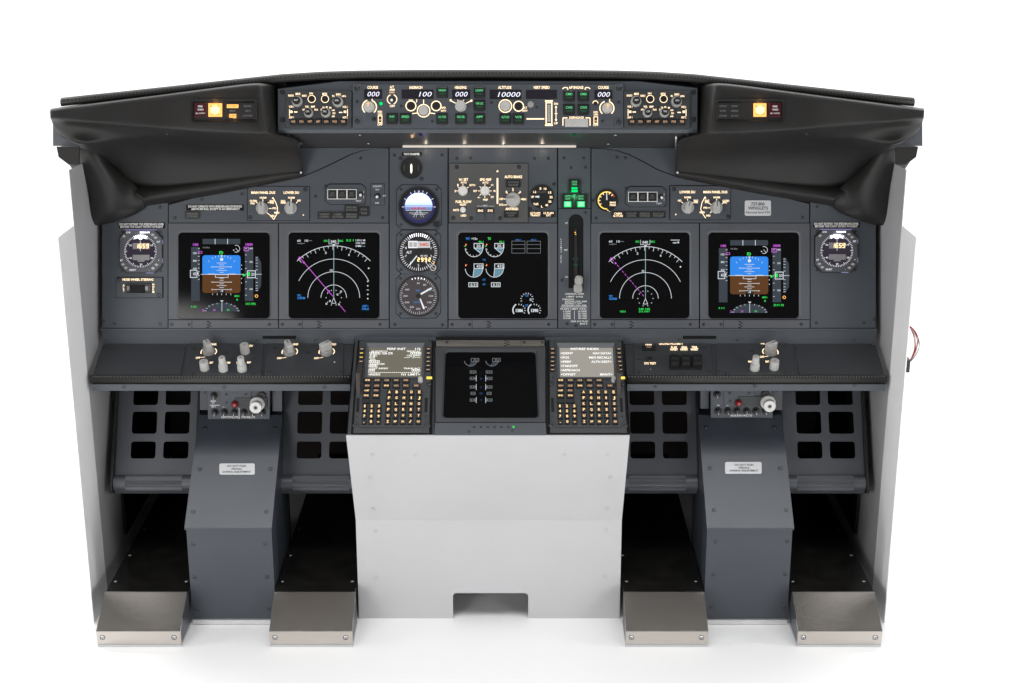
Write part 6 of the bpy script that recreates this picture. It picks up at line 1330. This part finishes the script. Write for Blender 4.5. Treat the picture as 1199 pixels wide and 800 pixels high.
# ------------------------------------------------------------------ heel rests
HR = [(-.829, -.6515, 'leftmost steel heel rest, next to the left wall', (136, 684, 159, 640, 180, 599.5, 217.5, 684)),
      (-.4635, -.288, 'steel heel rest left of the white pedestal', None), (.291, .465, 'steel heel rest right of the white pedestal', None), (.655, .833, 'rightmost steel heel rest, next to the right wall', None)]
for i, (x0, x1, lab, _) in enumerate(HR):
    t = Thing('heel_rest', lab + ', with a black floor plate behind', 'heel rest', WORLD, at_=((x0 + x1) / 2, 2.89, 0), group='steel heel rests')
    b = t.mb().m('steel'); extr(b, [(2.891, .008), (2.8895, .0385), (2.891, .0403), (2.977, .0865), (2.980, .0865), (2.980, .0835), (2.895, .0365), (2.895, .008)], x0, x1); fixn(t.put('steel_cover', b))
    for xx0, xx1 in ((x0 + .0005, x0 + .003), (x1 - .003, x1 - .0005)):
        b = t.mb().m('column'); extr(b, [(2.8955, .006), (2.8955, .0355), (2.978, .082), (2.99, .082), (2.99, .006)], xx0, xx1); fixn(t.put('side_cheek', b))
    b = t.mb().m('white'); wbox(b, x0, 2.892, .0005, x1, 3.0, .0065); t.put('base_strip', b)
    e0, e1 = x0 + .001, x1 - .001
    b = t.mb().m('deck'); wbox(b, e0, 2.9805, .080, e1, 3.775, .085); o = t.put('floor_plate', b)
    lip = [(x0 + .0115, 0), (x1 - .014, 0)]
    F_ = lambda x, z_: None
    for x in (x0 + .012, x1 - .014):
        m = screw_mesh('screw_lt'); s_ = bpy.data.objects.new('screw', m); C.objects.link(s_); s_.parent = t.o
        s_.matrix_local = t.inv @ TOEF.mat(Vector((x, 2.8898, .024))) @ Matrix.Diagonal((.0046, .0046, .0046, 1))
        for y in (3.03, 3.16, 3.30):
            if (i in (0, 2) and x > (x0 + x1) / 2 and y > 3.05) : continue
            if (i in (1, 3) and x < (x0 + x1) / 2 and y > 3.05): pass
            s_ = bpy.data.objects.new('screw', m); C.objects.link(s_); s_.parent = t.o
            xx = x + (.002 if x > (x0 + x1) / 2 else -.002)
            s_.matrix_local = t.inv @ DECK.mat(Vector((xx, y, .085))) @ Matrix.Diagonal((.0042, .0042, .0042, 1))

# ------------------------------------------------------------------ camera, light, render settings
cam = bpy.data.cameras.new('camera'); co = bpy.data.objects.new('camera', cam); C.objects.link(co)
cam.sensor_width = 36; cam.lens = F / 1199 * 36; cam.clip_end = 100; cam.clip_start = .05
co.location = CAM; co.rotation_euler = (pi / 2 - PIT, math.radians(0), 0)
S.camera = co
w = bpy.data.worlds.new('World'); S.world = w; w.use_nodes = True
w.node_tree.nodes['Background'].inputs[0].default_value = (1, 1, 1, 1); w.node_tree.nodes['Background'].inputs[1].default_value = .12
def area(name, loc, target, sx, sy, power, col=(1, 1, 1)):
    l = bpy.data.lights.new(name, 'AREA'); l.shape = 'RECTANGLE'; l.size = sx; l.size_y = sy; l.energy = power; l.color = col
    o = bpy.data.objects.new(name, l); C.objects.link(o); o.location = loc
    o.rotation_euler = (Vector(target) - Vector(loc)).to_track_quat('-Z', 'Y').to_euler(); return o
ov = area('softbox_overhead', (0, 1.65, 3.3), (0, 1.70, 0), 5.5, 1.6, 46); ov.data.spread = math.radians(70)
area('softbox_left', (-1.75, .2, 1.1), (-.1, 3.05, .55), 1.2, 1.3, 34, (1, .985, .97))
area('softbox_right', (2.35, .35, 1.15), (.1, 3.05, .55), 1.2, 1.3, 25)
area('wall_fill_left', (-3.3, 2.2, .95), (.8, 3.0, .45), .5, 1.5, 29)  # added lamp, there to brighten the right wall's front strip
area('wall_fill_right', (3.3, 2.2, .95), (-.8, 3.0, .45), .5, 1.5, 31)  # its added twin, brightening the left wall's front strip
area('rim_light_left', (-3.0, 4.5, 2.3), (-.9, 2.75, 0), .8, .8, 30)
area('rim_light_right', (3.0, 4.5, 2.3), (.9, 2.75, 0), .8, .8, 12)
area('background_light', (0, 5.2, 4.6), (0, 7.2, .3), 7, 1.2, 420)
def lamp(name, p, power, col):                           # small lit lamps of the instruments
    l = bpy.data.lights.new(name, 'POINT'); l.energy = power; l.color = col; l.shadow_soft_size = .0012
    o = bpy.data.objects.new(name, l); C.objects.link(o); o.location = p
lamp('gear_lamp', MIP.hit(673, 230) + MIP.ez * .02, .03, (.1, 1, .35))
lamp('caution_lamp', BROW.hit(253, 119) + BROW.ez * .012, .012, (1, .45, .1))
lamp('caution_lamp', BROW.hit(890, 118.5) + BROW.ez * .012, .012, (1, .45, .1))
lamp('caption_lamp', BROW.hit(275, 138) + BROW.ez * .010, .006, (1, .45, .1))
lamp('clock_lamp', MIP.hit(166.5, 276) + MIP.ez * .012, .007, (.85, .85, 1))
lamp('clock_lamp', MIP.hit(979.7, 275.5) + MIP.ez * .012, .007, (.85, .85, 1))
lamp('horizon_lamp', MIP.hit(491, 228) + MIP.ez * .013, .007, (.6, .65, 1))
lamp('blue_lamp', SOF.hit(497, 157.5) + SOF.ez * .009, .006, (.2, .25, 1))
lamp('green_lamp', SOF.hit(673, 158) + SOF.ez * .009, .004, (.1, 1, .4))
lamp('flood_lamp', SOF.hit(484, 161) + SOF.ez * .008, .004, (1, .75, .45))
for u_ in (500, 545, 590, 635): lamp('flood_lamp', MIP.hit(u_, 175) + MIP.ez * .03, .010, (1, .84, .66))
S.view_settings.view_transform = 'Standard'; S.view_settings.look = 'None'; S.view_settings.exposure = 0; S.view_settings.gamma = 1
S.cycles.use_denoising = True
S.cycles.sample_clamp_indirect = 4
bpy.context.view_layer.update()
